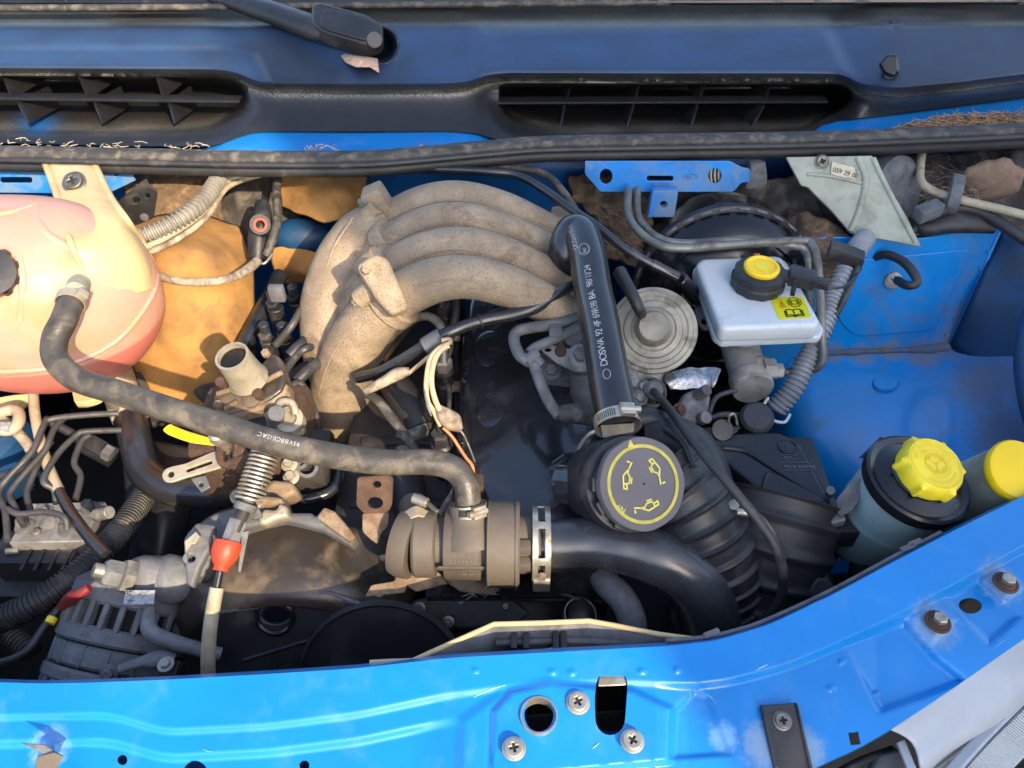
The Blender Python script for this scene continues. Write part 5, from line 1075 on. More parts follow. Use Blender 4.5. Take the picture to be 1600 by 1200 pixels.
cyl('pinch_bolt', (645, 778, .01), (668, 786, .01), 8, 'zinc', t); cyl('bolt_tail', (668, 786, .01), (684, 800, .01), 4, 'steel', t); cyl('band_stem', (652, 800, .005), (652, 822, .0), 4, 'grey_plastic', t)
clamp('hose_clamp', 'bright worm-drive clamp where long coolant hose meets thermostat housing', P(HA[-1]) + VZ * .004, P(HA[-2]) - P(HA[-1]), HAR + .001, .012, Vector((.6, -.7, .2)), 'zinc', 'thermostat clamps')
# slotted spring clamp and big top hose
cpos = at(845, 850, -.03)
t = thing('spring_clamp', 'wide slotted steel clamp round the big hose at thermostat outlet', 'hose clamp', cpos)
r = .0385
for s in (-1, 1): lathe('clamp_band', [(r, s * .0065 - .0028), (r + .0016, s * .0065 - .0028), (r + .0016, s * .0065 + .0028), (r, s * .0065 + .0028), (r, s * .0065 - .0028)], cpos, d, 'zinc', t, 64)
for a in (20, 95, 150, 240, 300):
    v = Vector((0, math.cos(rad(a)), math.sin(rad(a)))); box('clamp_bridge', cpos + v * (r + .0009), (.014, .008, .0018), 'zinc', t, (VX, VX.cross(v), v), .0005)
box('clamp_ear', cpos + Vector((0, -.036, -.016)), (.018, .012, .02), 'zinc', t, bev=.002); lathe('rivet', [(0, 0), (.0045, 0), (.003, .0025), (0, .003)], cpos + Vector((0, -.0395, .003)), Vector((0, -1, .1)), 'rust_light', t, 16)
TH = [(836, 850, -.03), (870, 850, -.03), (920, 848, -.03), (980, 856, -.032), (1040, 876, -.04), (1085, 908, -.06), (1108, 950, -.095), (1112, 1000, -.15)]
tag(tube('top_hose', TH, [38, 38, 39, 42, 45, 47, 47, 47], 'hose_grey', None, 28, 8), 'wide shiny black radiator hose sweeping from the slotted clamp', 'hose')

# ================================================================== ALTERNATOR
t = thing('alternator', 'dusty grey alternator with slotted casing behind the slam panel', 'alternator', (200, 980, -.25))
r0, r1 = at(222, 925, -.165), at(178, 1052, -.205); ad = (r1 - r0).normalized(); AL = (r1 - r0).length + .02
R_ = .074
lathe('core', [(0, 0), (.062, 0), (.062, AL), (0, AL)], r0, ad, 'grime', t, 40)
for (h0, h1, k) in ((-.004, .020, 1), (.043, .062, 1.02), (.064, .088, .98), (.090, .105, 1.02), (AL - .004, AL + .008, .9)):
    lathe('casing_band', [(R_ * k * .8, h0), (R_ * k - .003, h0), (R_ * k, h0 + .003), (R_ * k, h1 - .003), (R_ * k - .003, h1), (R_ * k * .8, h1), (R_ * k * .8, h0)], r0, ad, 'alternator_metal', t, 72)
lathe('end_cap', [(0, -.02), (.04, -.02), (.062, -.012), (R_, -.002), (R_ * .8, .0), (0, 0)], r0, ad, 'alternator_metal', t, 60)
x, y_, n_ = frame(ad)
def fins(h0, h1, num, rr, tw=.005):
    for i in range(num):
        a = 2 * math.pi * i / num; v = x * math.cos(a) + y_ * math.sin(a); w_ = n_.cross(v)
        if v.z < -.35: continue
        box('cooling_fin', r0 + ad * (h0 + h1) / 2 + v * (rr - .004), (h1 - h0 + .004, tw, .012), 'alternator_metal', t, (ad, w_, v), .0015, 1)
fins(.018, .045, 26, R_, .007); fins(.103, AL - .002, 26, R_ * .97, .007)
for k in range(16):
    a = 2 * math.pi * k / 16; v = x * math.cos(a) + y_ * math.sin(a)
    if v.z > -.2: box('stator_rib', r0 + ad * .076 + v * (R_ * .975), (.024, .003, .004), 'alternator_metal', t, (ad, n_.cross(v), v), .001, 1)
o_ = at(218, 934, -.086); lp = (o_, Vector((-.1, -.35, .93)).normalized())
plate('rating_label', [(196, 922), (242, 922), (240, 944), (192, 945)], lp, .0012, 'label_silver', t, bev=.0003)
q = onp(194, 930, *lp); lettering('label_print', 'A013N84', on_plane(q, VX, Vector((0, .93, .35)), .0008), .0075, 'print_black', t, .85)
for i in range(2): q = onp(200, 926 + i * 14.5, *lp); lettering('label_print', '54022 604 14V' if i == 0 else '928M-10300', on_plane(q, VX, Vector((0, .93, .35)), .0008), .0032, 'print_black', t, .85)
blob('pump_housing', at(235, 902, -.11), (.034, .026, .026), 'alternator_metal', t, .12, 40, 4); blob('pump_housing', at(272, 906, -.115), (.03, .028, .028), 'alternator_metal', t, .12, 40, 9)
u0 = at(208, 902, -.095); ud = Vector((-.75, -.15, .62)).normalized()
hexbolt('pipe_union', u0, ud, .019, 'alu_grey', t, .014, False); hexbolt('pipe_union', u0 + ud * .014, ud, .0155, 'alternator_metal', t, .018, False); cyl('pipe_stub', u0 + ud * .03, u0 + ud * .042, .008, 'zinc', t)
tube('terminal_cover', [(138, 925, -.13), (155, 915, -.12), (172, 904, -.12)], [16, 18, 13], 'alternator_metal', t, 16)
sl_ = (at(250, 1000, -.125), Vector((0, -.5, .85)))
tube('slide_arm', [(234, 950, -.1), (234, 985, -.105), (262, 1000, -.11), (310, 1014, -.12), (345, 1022, -.13)], [9, 13, 12, 11, 10], 'alternator_metal', t, 14)
tube('slide_arm', [(185, 1046, -.115), (215, 1036, -.115), (245, 1030, -.115), (270, 1034, -.12)], [7, 9, 15, 13], 'alternator_metal', t, 14, squash=(VZ, .6))
hexbolt('slide_bolt', (259, 1038, -.1), VZ, 8, 'alu_grey', t)
hexbolt('case_bolt', (170, 1052, -.128), Vector((0, -.7, .7)), 9, 'alternator_metal', t)
t = thing('alternator_cable', 'cable with a red sleeve and yellow band plugged into alternator', 'cable', (100, 950, -.13))
tube('cable', [(-60, 1042, -.16), (0, 1035, -.15), (40, 1018, -.145), (65, 985, -.14), (85, 958, -.135)], 6, 'dark_wire', t)
tube('red_sleeve', [(96, 948, -.115), (112, 934, -.095), (124, 928, -.085), (140, 918, -.08)], [7, 11, 9, 7], 'red_sleeve', t, 14)
tube('bare_tail', [(76, 972, -.137), (88, 956, -.134), (98, 946, -.132)], 6.5, 'black_satin', t); cyl('yellow_band', (77, 974, -.134), (83, 964, -.133), 8, 'yellow_plastic', t)
tag(cyl('pipe_clip', (150, 805, -.11), (172, 800, -.1), 10, 'alu_grey', None), 'short metal plug beside the valve block', 'plug')
t = thing('side_cover', 'dark moulded cover in shadow behind the thick conduit', 'cover', (270, 860, -.3))
sheet('cover_skin', [[(190, 680, -.2), (250, 690, -.2), (310, 700, -.2)], [(195, 780, -.22), (250, 790, -.2), (300, 790, -.22)], [(200, 880, -.26), (245, 890, -.24), (285, 880, -.27)]], 'black_satin', t, 3)
tag(tube('pump_hose', [(385, 800, -.13), (345, 810, -.14), (318, 830, -.15), (308, 870, -.17)], 12, 'rubber', None, 12), 'black hose end in shadow left of the pump bracket', 'hose')
tag(tube('fuel_hose', [(520, 690, -.08), (530, 730, -.08), (520, 765, -.08), (480, 780, -.08), (450, 776, -.08)], 8, 'rubber_sleek', None, 12), 'thin black fuel hose curving round below manifold column', 'hose')
# plugs and pipes between pump and bulkhead
t = thing('fuel_line_set', 'cluster of black fuel unions and pipes beside the manifold column', 'fuel lines', (440, 520, -.1))
for k, (a, b) in enumerate(((430, 480), (418, 530), (446, 530), (462, 470))):
    p = at(a, b, -.03 - .01 * k); hexbolt('union', p, Vector((-.1, -.3, 1)), 11, 'black_satin', t, .014, False); cyl('union_stem', p - VZ * .05, p, 12, 'black_satin', t); cyl('union_cap', p + VZ * .014, p + VZ * .028, 8, 'dark_wire', t)
box('union_clip', at(433, 458, .0), (.022, .012, .026), 'alu_dusty', t, bev=.004)
for pts in ([(430, 540, -.03), (455, 510, -.01), (472, 482, .0), (485, 478, .0), (494, 500, -.01), (496, 560, -.05)], [(440, 590, -.03), (460, 560, -.03), (478, 545, -.02), (500, 540, -.04)], [(445, 600, -.05), (470, 575, -.05), (500, 560, -.06)], [(448, 640, -.03), (452, 610, -.02), (470, 600, -.02), (490, 640, -.05), (500, 680, -.08)]):
    tube('fuel_pipe', pts, 6, 'pipe_dark', t, 10)
for a, b in ((468, 540), (480, 580)): tube('sleeve', [(a - 16, b + 16, -.03), (a, b, -.025), (a + 16, b - 12, -.03)], 9, 'rubber', t, 12)
tag(tube('heater_pipe_hose', [(438, 430, -.06), (420, 465, -.06), (400, 505, -.06), (380, 545, -.07), (370, 575, -.08)], 13, 'rubber_sleek', None, 16), 'smooth black hose running down in front of the tan pad', 'hose')
tag(sheet('arch_liner', [[(205, 585, -.12), (260, 578, -.12), (330, 580, -.12), (400, 590, -.15)], [(200, 620, -.16), (260, 612, -.15), (330, 618, -.15), (400, 630, -.18)], [(220, 668, -.25), (270, 668, -.24), (330, 670, -.24), (400, 680, -.26)]], 'dark_felt', None, 3), 'dusty grey liner edge below the tan pad', 'liner')
tag(blob('heater_box', at(468, 370, -.05), (.05, .03, .03), 'navy_panel', None, .1), 'dark rounded heater box end beneath the tan pads', 'heater box')

# ================================================================== BRAKE SERVO, MASTER CYLINDER, RESERVOIR
bc = aty(1128, 455, .285); bx = Vector((.0, -1, .16)).normalized()
t = thing('brake_servo', 'large round black brake servo drum on the bulkhead', 'brake servo', bc - VZ * .14)
lathe('drum', [(0, -.08), (.13, -.08), (.134, -.02), (.134, -.004), (.131, .006), (.122, .022), (.112, .034), (.109, .036), (.106, .034), (.085, .05), (.06, .058), (.058, .068), (.03, .07), (0, .07)], bc, bx, 'black_gloss', t, 96)
lathe('crimped_rim', [(.134, -.012), (.1405, -.012), (.1415, -.006), (.1405, .0), (.134, .002)], bc, bx, 'black_satin', t, 96)
x, y_, n_ = frame(bx)
for i in range(14):
    a = .3 + i * .2; v = x * math.cos(a) + y_ * math.sin(a); box('crimp', bc + v * .1375, (.018, .004, .011), 'alu_dusty', t, (n_.cross(v), v, n_), .0015, 1)
vv = bc + bx * .036 + (at(1062, 432, -.02) - bc).normalized() * .082
lathe('check_valve', [(.020, -.004), (.021, .0), (.021, .004), (.016, .006), (.015, .014), (.011, .016), (.010, .028), (0, .03)], vv, bx, 'alu_dusty', t, 32)
box('orange_tag', bc + bx * .037 + (aty(1192, 348, .25) - bc).normalized() * .108, (.009, .003, .009), 'orange_wire', t, bev=.001)
t = thing('servo_vacuum_pipe', 'thin shiny black pipe running from the seal to brake servo valve', 'hose', (1062, 432, .0))
SV = [(640, 262, .095), (760, 268, .095), (810, 274, .092), (850, 296, .09), (890, 325, .088), (930, 352, .085), (975, 388, .07), (1020, 414, .055), (1056, 432, .04)]
tube('pipe_body', SV, 7, 'rubber_sleek', t, 12, 8); tube('pipe_grip', [(1018, 413, .056), (1040, 424, .048), (1058, 433, .04)], 9, 'rubber_sleek', t, 12)
cyl('pipe_elbow', at(1060, 434, .036), vv + bx * .02, .011, 'black_gloss', t)
tag(tube('grey_wiring', [(600, 262, .085), (680, 266, .085), (720, 262, .085), (790, 262, .085), (850, 272, .082), (880, 300, .075), (900, 330, .06)], 6, 'rubber_dusty', None, 10), 'grey cable tucked under the seal above the manifold', 'cable')
t = thing('master_cylinder', 'dusty cast metal brake master cylinder below the fluid reservoir', 'master cylinder', (1170, 600, -.15))
m0, m1 = at(1140, 490, -.095), at(1174, 600, -.1); md_ = (m1 - m0).normalized(); ML = (m1 - m0).length
lathe('cylinder', [(0, 0), (.03, 0), (.03, ML * .35), (.027, ML * .38), (.027, ML * .9), (.0295, ML * .92), (.0295, ML * 1.05), (.0275, ML * 1.07), (0, ML * 1.07)], m0, md_, 'alu_pale', t, 48)
cyl('feed_port', at(1165, 535, -.09), at(1162, 520, -.045), .02, 'alu_pale', t); blob('port_boss', at(1182, 575, -.09), (.022, .02, .018), 'alu_pale', t, .12)
p1 = at(1176, 574, -.085); hexbolt('outlet_union', at(1192, 577, -.083), VX, .0155, 'alu_pale', t, .018, False); hexbolt('outlet_nut', at(1208, 580, -.083), VX, .011, 'alu_pale', t, .014, False)
cyl('rear_flange', at(1112, 470, -.09), at(1122, 492, -.092), .034, 'alu_dusty', t); plate('side_bracket', rounded([(1086, 480), (1112, 476), (1124, 510), (1100, 516), (1088, 500)], 4), (at(1104, 495, -.04), Vector((0, -.6, .8))), .01, 'alu_dusty', t, [circ(1101, 502, 5)], .002)
zt = .025
t = thing('brake_reservoir', 'white plastic brake fluid reservoir with a yellow-centred black cap', 'reservoir', at(1180, 460, -.03))
topo = [(1087, 411), (1096, 403), (1212, 398), (1224, 402), (1281, 498), (1279, 508), (1132, 513), (1124, 508)]
plate('reservoir_top', topo, zt, .026, 'white_plastic', t, bev=.006, rnd=6)
plate('reservoir_rim', [(1082, 421), (1094, 408), (1216, 402), (1229, 408), (1288, 514), (1283, 526), (1128, 533), (1115, 524)], -.0, .012, 'white_plastic', t, bev=.003, rnd=5)
plate('reservoir_tank', [(1112, 436), (1206, 430), (1240, 492), (1150, 500)], -.0125, .035, 'white_plastic', t, bev=.006, rnd=5)
rc = at(1182, 446, zt)
lathe('cap_collar', [(0, 0), (.0345, 0), (.036, .003), (.036, .012), (.033, .014), (.0325, .02), (.034, .021), (.034, .025), (.028, .028), (0, .028)], rc, Vector((0, -.02, 1)), 'black_satin', t, 72, knurl=(12, .035, .0335))
yc = lathe('cap_button', [(0, .026), (.0225, .026), (.0235, .028), (.0235, .032), (.021, .0345), (.0185, .0345), (.0172, .0325), (0, .0325)], rc, Vector((0, -.02, 1)), 'yellow_deep', t, 56)
lathe('button_oval', [(0, 0), (.0098, 0), (.0098, .0006), (.0088, .0008), (0, .0003)], rc + VZ * .0325, VZ, 'yellow_plastic', t, 40)
t2 = thing('level_sensor_plug', 'black plug and lead on the brake reservoir cap', 'connector', at(1250, 436, .03))
d = (at(1290, 446, .045) - at(1218, 430, .05)).normalized(); fr = frame(d, VZ)
box('plug_neck', at(1226, 431, .048), (.03, .02, .009), 'black_satin', t2, (d, fr[0], VZ), .002); box('plug_body', at(1252, 434, .047), (.034, .024, .02), 'black_satin', t2, (d, fr[0], VZ), .003)
for k in range(4): box('plug_rib', at(1240 + k * 4, 420 + k, .055), (.002, .018, .004), 'black_gloss', t2, (d, fr[0], VZ), .0005)
box('plug_tail', at(1276, 441, .045), (.03, .014, .012), 'black_satin', t2, (d, fr[0], VZ), .003); box('lock_tab', at(1240, 450, .05), (.006, .022, .005), 'black_gloss', t2, (d, Vector((.3, .9, .3)).normalized(), VZ), .001)
tube('lead', [(1286, 444, .044), (1310, 450, .04), (1330, 440, .03), (1345, 420, .02)], 2.2, 'dark_wire', t2, 6)
# printed label on the reservoir
LQ = [at(1204, 466, zt), at(1254, 463, zt), at(1268, 496, zt), at(1217, 499, zt)]
def lab(u, v, lift=.0010):
    p = LQ[0].lerp(LQ[1], u).lerp(LQ[3].lerp(LQ[2], u), v); return p + VZ * lift
plate('warning_label', rounded([(1204, 466), (1254, 463), (1268, 496), (1217, 499)], 4), zt + .0007, .0006, 'yellow_label', t, bev=.0001)
strokes('warning_triangle', [[(.17, .48), (.36, .48), (.265, .2), (.17, .48), (.3, .48)]], lab, .03, 'print_orange', t); strokes('exclamation_mark', [[(.265, .29), (.265, .39)], [(.265, .43), (.265, .44)]], lab, .03, 'print_black', t)
strokes('brake_symbol', [[(.66 + .22 * math.cos(rad(22.5 + 45 * i)), .28 + .22 * math.sin(rad(22.5 + 45 * i))) for i in range(9)], arc(.66, .28, .1, 0, 360, 18), arc(.66, .28, .15, -50, 50, 8), arc(.66, .28, .15, 130, 230, 8)], lab, .03, 'print_black', t)
strokes('book_symbol', [[(.52, .9), (.52, .64), (.42, .6), (.3, .62), (.3, .86), (.42, .85), (.52, .9), (.62, .85), (.74, .86), (.74, .62), (.62, .6), (.52, .64)], [(.3, .68), (.25, .68), (.25, .93), (.45, .91), (.52, .95), (.59, .91), (.79, .93), (.79, .68), (.74, .68)]], lab, .04, 'print_black', t)
# brake pipes over the servo
tag(tube('brake_pipe', [(982, 296, .06), (981, 330, .055), (990, 352, .055), (1020, 378, .055), (1060, 388, .055), (1150, 382, .055), (1250, 376, .05), (1268, 382, .048), (1276, 402, .04), (1281, 450, .015), (1284, 520, -.02), (1286, 555, -.045), (1280, 572, -.06), (1262, 579, -.075), (1216, 582, -.083)], 6.5, 'pipe_steel', None, 12, 8), 'long grey steel brake pipe looping round the reservoir to its cylinder', 'pipe', 'brake pipes over the servo')
tag(tube('brake_pipe', [(996, 296, .055), (996, 330, .05), (1004, 350, .05), (1030, 372, .05), (1070, 380, .05), (1150, 376, .05), (1240, 384, .045), (1258, 392, .04), (1264, 412, .03), (1266, 480, -.02)], 6, 'pipe_steel', None, 12, 8), 'inner shorter brake pipe running beside the long one', 'pipe', 'brake pipes over the servo')

# ================================================================== PALE PLASTIC BRACKET, CONDUITS, GROMMETS (right-hand side)
t = thing('wiper_motor_cover', 'pale dirty plastic cover plate with part number label hanging below seal', 'cover', (1340, 310, .04))
wp = (at(1340, 310, .06), Vector((-.1, -.75, .65)).normalized())
plate('cover_plate', rounded([(1228, 245), (1364, 243), (1384, 282), (1418, 340), (1440, 386), (1400, 378), (1330, 365), (1300, 330), (1262, 292), (1252, 290)], 3), wp, .006, 'greyish_plastic', t, bev=.0015)
for a, b in (([(1340, 246), (1352, 282), (1342, 330), (1328, 362)], .005), ([(1364, 247), (1384, 290), (1430, 378)], .004), ([(1262, 272), (1300, 276), (1346, 286)], .003)): tube('moulded_rib', [onp(*p, *wp) for p in a], b, 'greyish_plastic', t, 10)
plate('number_label', rounded([(1300, 252), (1336, 262), (1338, 282), (1298, 272)], 3), (wp[0] + wp[1] * .0035, wp[1]), .004, 'label_paper', t)
q = onp(1300, 268, *(wp[0] + wp[1] * .0035, wp[1])); xx = (onp(1336, 278, wp[0], wp[1]) - onp(1300, 268, wp[0], wp[1])).normalized(); lettering('label_print', '059 29 00', on_plane(q, xx, wp[1].cross(xx), .0008), .0095, 'print_black', t, .85)
screw('cover_screw', onp(1284, 253, *wp) + wp[1] * .001, wp[1], 9, 'steel', t)
t = thing('wiper_motor', 'dark rounded wiper motor housing behind the pale cover', 'motor', (1410, 300, .02))
lathe('motor_can', [(0, -.05), (.05, -.05), (.055, -.04), (.055, .01), (.045, .02), (0, .022)], (1392, 300, .035), Vector((.4, -.6, .3)), 'alu_dusty', t, 48)
t = thing('grey_conduit', 'grey corrugated conduit descending beside the brake reservoir', 'conduit', (1215, 640, -.1))
tube('conduit_body', [(1352, 372, .02), (1335, 395, .02), (1318, 430, .01), (1300, 470, -.01), (1282, 515, -.03), (1262, 560, -.06), (1240, 605, -.09), (1212, 640, -.12)], 17, 'conduit_pale', t, 18, 8, (.0068, .003))
tag(box('conduit_clip', at(1322, 398, .035), (.05, .02, .02), 'black_satin', None, (Vector((.9, -.3, -.2)).normalized(), Vector((.3, .9, .1)).normalized(), VZ), .003), 'black plastic clip holding the grey conduit', 'clip')
tag(tube('black_lead', [(1345, 402, .03), (1335, 430, .02), (1318, 470, 0), (1300, 500, -.02), (1285, 512, -.03)], 5, 'rubber', None, 10), 'thin black lead beside the grey conduit', 'cable')
tag(tube('cable_tie', [(1200, 622, -.09), (1192, 638, -.085), (1204, 655, -.085), (1225, 660, -.09), (1234, 648, -.095)], 2.6, 'white_plastic', None, 8), 'white cable tie loop round the end of grey conduit', 'cable tie')
t = thing('cable_grommet', 'grey rubber grommet ring round a beige cable', 'grommet', (1490, 305, .06))
lathe('ring', [(.026, -.009), (.03, -.007), (.031, .0), (.03, .007), (.026, .009), (.024, 0), (.026, -.009)], (1490, 305, .06), Vector((.9, -.4, .1)), 'alu_dusty', t, 40)
tag(tube('beige_cable', [(1442, 232, .08), (1438, 262, .07), (1440, 285, .065), (1462, 300, .062), (1500, 312, .062), (1560, 326, .06), (1640, 346, .06)], 6.5, 'sheath', None, 12), 'beige cable passing through the grommet to the wing', 'cable')
t = thing('rubber_duct', 'black rubber duct end resting on the blue inner wing', 'duct', (1500, 350, .0))
tube('duct_body', [(1432, 345, .02), (1450, 352, .02), (1490, 345, .03), (1552, 352, .03)], [15, 20, 24, 17], 'rubber', t, 20, 8, squash=(VZ, .7)); tube('duct_lip', [(1448, 340, .04), (1490, 325, .048), (1530, 330, .048), (1580, 360, .04), (1620, 385, .03)], 9, 'rubber', t, 12)
for pts in ([(1410, 375, .0), (1436, 352, .02), (1470, 330, .035)], [(1405, 385, -.01), (1430, 366, .005), (1462, 340, .03)]): tag(tube('cable_pair', pts, 7, 'rubber', None, 10), 'black cable sleeve joining the rubber duct, ' + ('upper one' if pts[0][1] == 375 else 'lower one'), 'cable')
t = thing('cable_connector', 'grey square connector joined to the rubber duct cables', 'connector', (1452, 328, .04)); box('connector_body', (1450, 330, .05), (.036, .022, .02), 'alu_dusty', t, (Vector((.9, .3, .2)).normalized(), Vector((-.3, .9, 0)).normalized(), VZ), .003)

# ================================================================== EGR VALVE
ec = at(1020, 516, .025); en = (Vector((-.12, -.62, .78))).normalized()
t = thing('egr_valve', 'pale dusty round EGR diaphragm valve with stepped rings', 'valve', ec - VZ * .06)
s_ = mpp(ec) * 1.05
lathe('diaphragm_case', [(0, -.03), (.03, -.03), (.05, -.012), (65 * s_, -.006), (66 * s_, -.002), (65 * s_, .002), (60 * s_, .003), (58 * s_, .0055), (52 * s_, .0062), (50 * s_, .0048), (44 * s_, .0055), (42 * s_, .0088), (34 * s_, .0102), (32 * s_, .0085), (27 * s_, .0098), (25 * s_, .021), (21 * s_, .026), (0, .0265)], ec, en, 'egr_metal', t, 80)
tube('vacuum_stub', [at(1003, 492, .05), at(998, 482, .068), at(985, 455, .08), at(968, 425, .08)], [8, 9, 10, 11], 'rubber', t, 14)
blob('valve_body', at(985, 580, -.035), (.05, .04, .04), 'alu_grey', t, .14, 30, 3); box('valve_base', at(960, 610, -.06), (.1, .08, .06), 'alu_dusty', t, bev=.012)
n_t = Vector((.1, -.5, .86)).normalized(); tc_ = at(1018, 612, -.01)
for k in range(4): lathe('return_spring', [(.018, -.0016), (.0196, 0), (.018, .0016), (.0164, 0), (.018, -.0016)], tc_ - n_t * (k * .0065), Vector((.15, -.5, .85)), 'pipe_steel', t, 32)
lathe('spring_cup', [(0, 0), (.012, 0), (.012, .02), (.008, .024), (0, .024)], tc_ - n_t * .01, n_t, 'alu_dusty', t, 24)
for a, b in ((1005, 605), (1000, 622), (990, 600)): hexbolt('body_bolt', (a, b, -.008), n_t, 8, 'alu_grey', t)
t = thing('egr_bracket', 'grey metal bracket plate with bolt and slotted eye left of breather hose', 'bracket', (880, 560, .0))
gp = (at(885, 560, .02), Vector((-.05, -.5, .86)).normalized())
plate('bracket_plate', rounded([(844, 546), (852, 538), (872, 540), (900, 548), (926, 552), (932, 578), (900, 582), (868, 566)], 6), gp, .006, 'alu_grey', t, [circ(856, 546, 5, 3)], .0015)
hexbolt('bracket_bolt', onp(907, 556, *gp), gp[1], 12, 'alu_grey', t, .012); lathe('bracket_post', [(0, -.05), (.014, -.05), (.014, -.004), (.018, -.002), (0, 0)], onp(907, 558, *gp), gp[1], 'alu_grey', t, 28)
lathe('rusty_rivet', [(0, 0), (.0075, 0), (.006, .004), (0, .005)], onp(876, 549, *gp), gp[1], 'rust', t, 20)
cyl('bracket_pillar', at(915, 640, -.06), at(915, 580, -.01), .02, 'alu_dusty', t); box('bracket_base', at(875, 585, -.04), (.07, .05, .04), 'alu_dusty', t, bev=.01); hexbolt('base_bolt', (862, 578, -.015), gp[1], 10, 'alu_dusty', t)
cyl('spare_boss', at(893, 532, .01), at(895, 527, .03), 14, 'alu_dusty', t); 
VT = [(910, 492, .05), (870, 506, .05), (830, 512, .05), (808, 518, .048), (803, 532, .045), (812, 555, .04), (826, 564, .038)]
tag(tube('vacuum_tube', VT, 9, 'alu_dusty', None, 14, 8), 'grey vacuum tube bending back to the small T joint', 'hose')
tag(tube('vacuum_tube', [(912, 506, .045), (870, 528, .045), (838, 542, .04), (826, 552, .038)], 8, 'alu_dusty', None, 14), 'short straight grey vacuum tube above the bracket plate', 'hose')
t = thing('vacuum_tee', 'small grey plastic vacuum T joint', 'connector', (828, 558, .03)); cyl('tee_body', (820, 566, .038), (838, 552, .038), 10, 'alu_dusty', t); cyl('tee_arm', (830, 558, .036), (846, 572, .03), 10, 'alu_dusty', t); box('tube_clip', (868, 517, .052), (.016, .02, .008), 'alu_dusty', t, bev=.002)
t = thing('vacuum_tube', 'long grey vacuum tube dropping from T joint to a rubber boot', 'hose', (870, 640, 0))
tube('tube_body', [(834, 570, .034), (845, 600, .025), (858, 628, .015), (874, 650, .01)], 9, 'alu_dusty', t, 14); tube('rubber_boot', [(870, 646, .01), (882, 646, .01), (905, 646, .008), (930, 650, .0)], [9, 14, 17, 17], 'rubber_dusty', t, 18)

# ================================================================== BREATHER HOSE
HB = [(890, 424, .05), (884, 395, .08), (893, 366, .1), (908, 366, .105), (918, 400, .103), (926, 450, .095), (938, 510, .085), (950, 580, .075), (964, 652, .062)]
t = thing('breather_hose', 'wide black breather hose with white print above the filler cap', 'hose', (964, 655, .05))
HBR = .0232
tube('hose_body', HB, HBR, 'rubber_sleek', t, 28, 10)
fv = Vector((-.10, -.62, .78))
lettering('printed_code', 'DOSWA 92 4F 69R98 BA  98/11/24', on_tube(HB[2:], HBR, .248, fv, -1), .0112, 'print_white', t, .8)
ff = on_tube(HB[2:], HBR, .070, Vector((-.25, -.6, .75)), -1); oval_badge(t, lambda u, v: ff(u, v), -.002, 0, .0095, .0062, 'print_white', .0008)
fo = on_tube(HB[2:], HBR, .258, fv, -1); strokes('oval_mark', [arc(.0, .003, .006, 0, 360, 16, .004)], fo, .0006, 'print_white', t)
lettering('printed_code', 'DOSWA92', on_tube(HB[1:], HBR, .092, Vector((-.55, -.6, .75)), -1), .0095, 'print_white', t, .8)
clamp('hose_clamp', 'shiny worm-drive clamp at the foot of the breather hose', (965, 660, .06), P(HB[-1]) - P(HB[-2]), HBR + .0012, .013, Vector((.25, -.7, .6)), 'zinc', 'breather hose clamps')

# ================================================================== OIL FILLER
oc = at(1005, 756, .055); on_ = (TOCAM * .0 + (CAM - oc).normalized() * .90 + RT * .43).normalized()
t = thing('oil_filler', 'grey round oil filler cap with yellow ring and oil-can symbols', 'oil filler cap', oc - on_ * .06)
ors = 74 * mpp(oc)
kx, ky, kn = frame(on_, Vector((0, .55, .83)))
lathe('cap_disc', [(0, -.012), (ors * .96, -.012), (ors, -.010), (ors, -.002), (ors * .985, 0), (ors * .84, 0), (ors * .83, -.0004), (0, -.0004)], oc, on_, 'cap_grey', t, 120, up=Vector((0, .55, .83)), knurl=(8, .012, ors * .97))
lathe('cap_skirt', [(ors * .8, -.05), (ors * .92, -.05), (ors * .93, -.015), (ors * .9, -.012), (ors * .8, -.012)], oc, on_, 'black_satin', t, 96, knurl=(7, .05, ors * .91))
lathe('filler_neck', [(ors * .8, -.10), (ors * 1.0, -.10), (ors * 1.04, -.085), (ors * 1.04, -.06), (ors * 1.01, -.055), (ors * 1.06, -.05), (ors * 1.08, -.045), (ors * 1.08, -.032), (ors * 1.05, -.028), (ors * .9, -.026)], oc, on_, 'black_satin', t, 96)
for a in (205, 175, 240, 300, 20):
    v = kx * math.cos(rad(a)) + ky * math.sin(rad(a)); box('bayonet_lug', oc + v * ors * .95 - on_ * .016, (.010, .014, .009), 'black_satin', t, (v, on_.cross(v), on_), .0015)
fn = lambda u, v: oc + kx * (u * ors) + ky * (v * ors) + on_ * .0006
strokes('yellow_ring', [arc(0, 0, .80, 0, 360, 72)], fn, .072, 'print_yellow', t)
strokes('ring_pointer', [[(-.15, .82), (-.19, .92)], [(-.24, .80), (-.19, .92)], [(-.195, .80), (-.19, .88)]], fn, .04, 'print_yellow', t)
def oilcan(cx, cy, ang, s):
    base_ = [[(-.5, .12), (-.2, .1), (.0, .28), (.45, .28), (.55, -.12), (-.0, -.22), (-.5, .12), (-.95, .28)], [(.25, .28), (.25, .44)], [(.08, .44), (.42, .44)], [(.5, .1), (.85, .2), (.85, -.06), (.55, -.12)], [(-.98, .1), (-1.0, -.05)]]
    ca, sa = math.cos(rad(ang)), math.sin(rad(ang)); return [[(cx + (u * ca - v * sa) * s, cy + (u * sa + v * ca) * s) for u, v in l] for l in base_]
for k, a_ in enumerate(((-.38, .2, -105, .31), (.36, .26, 115, .31), (.04, -.5, 12, .31))): strokes('oil_can_symbol', oilcan(*a_), fn, .034, 'print_yellow', t)
lettering('cap_letters', '6N', lambda u, v: fn(-.70 + u * .79 + v * .61, -.44 - u * .61 + v * .79), .17, 'print_yellow', t, .9)
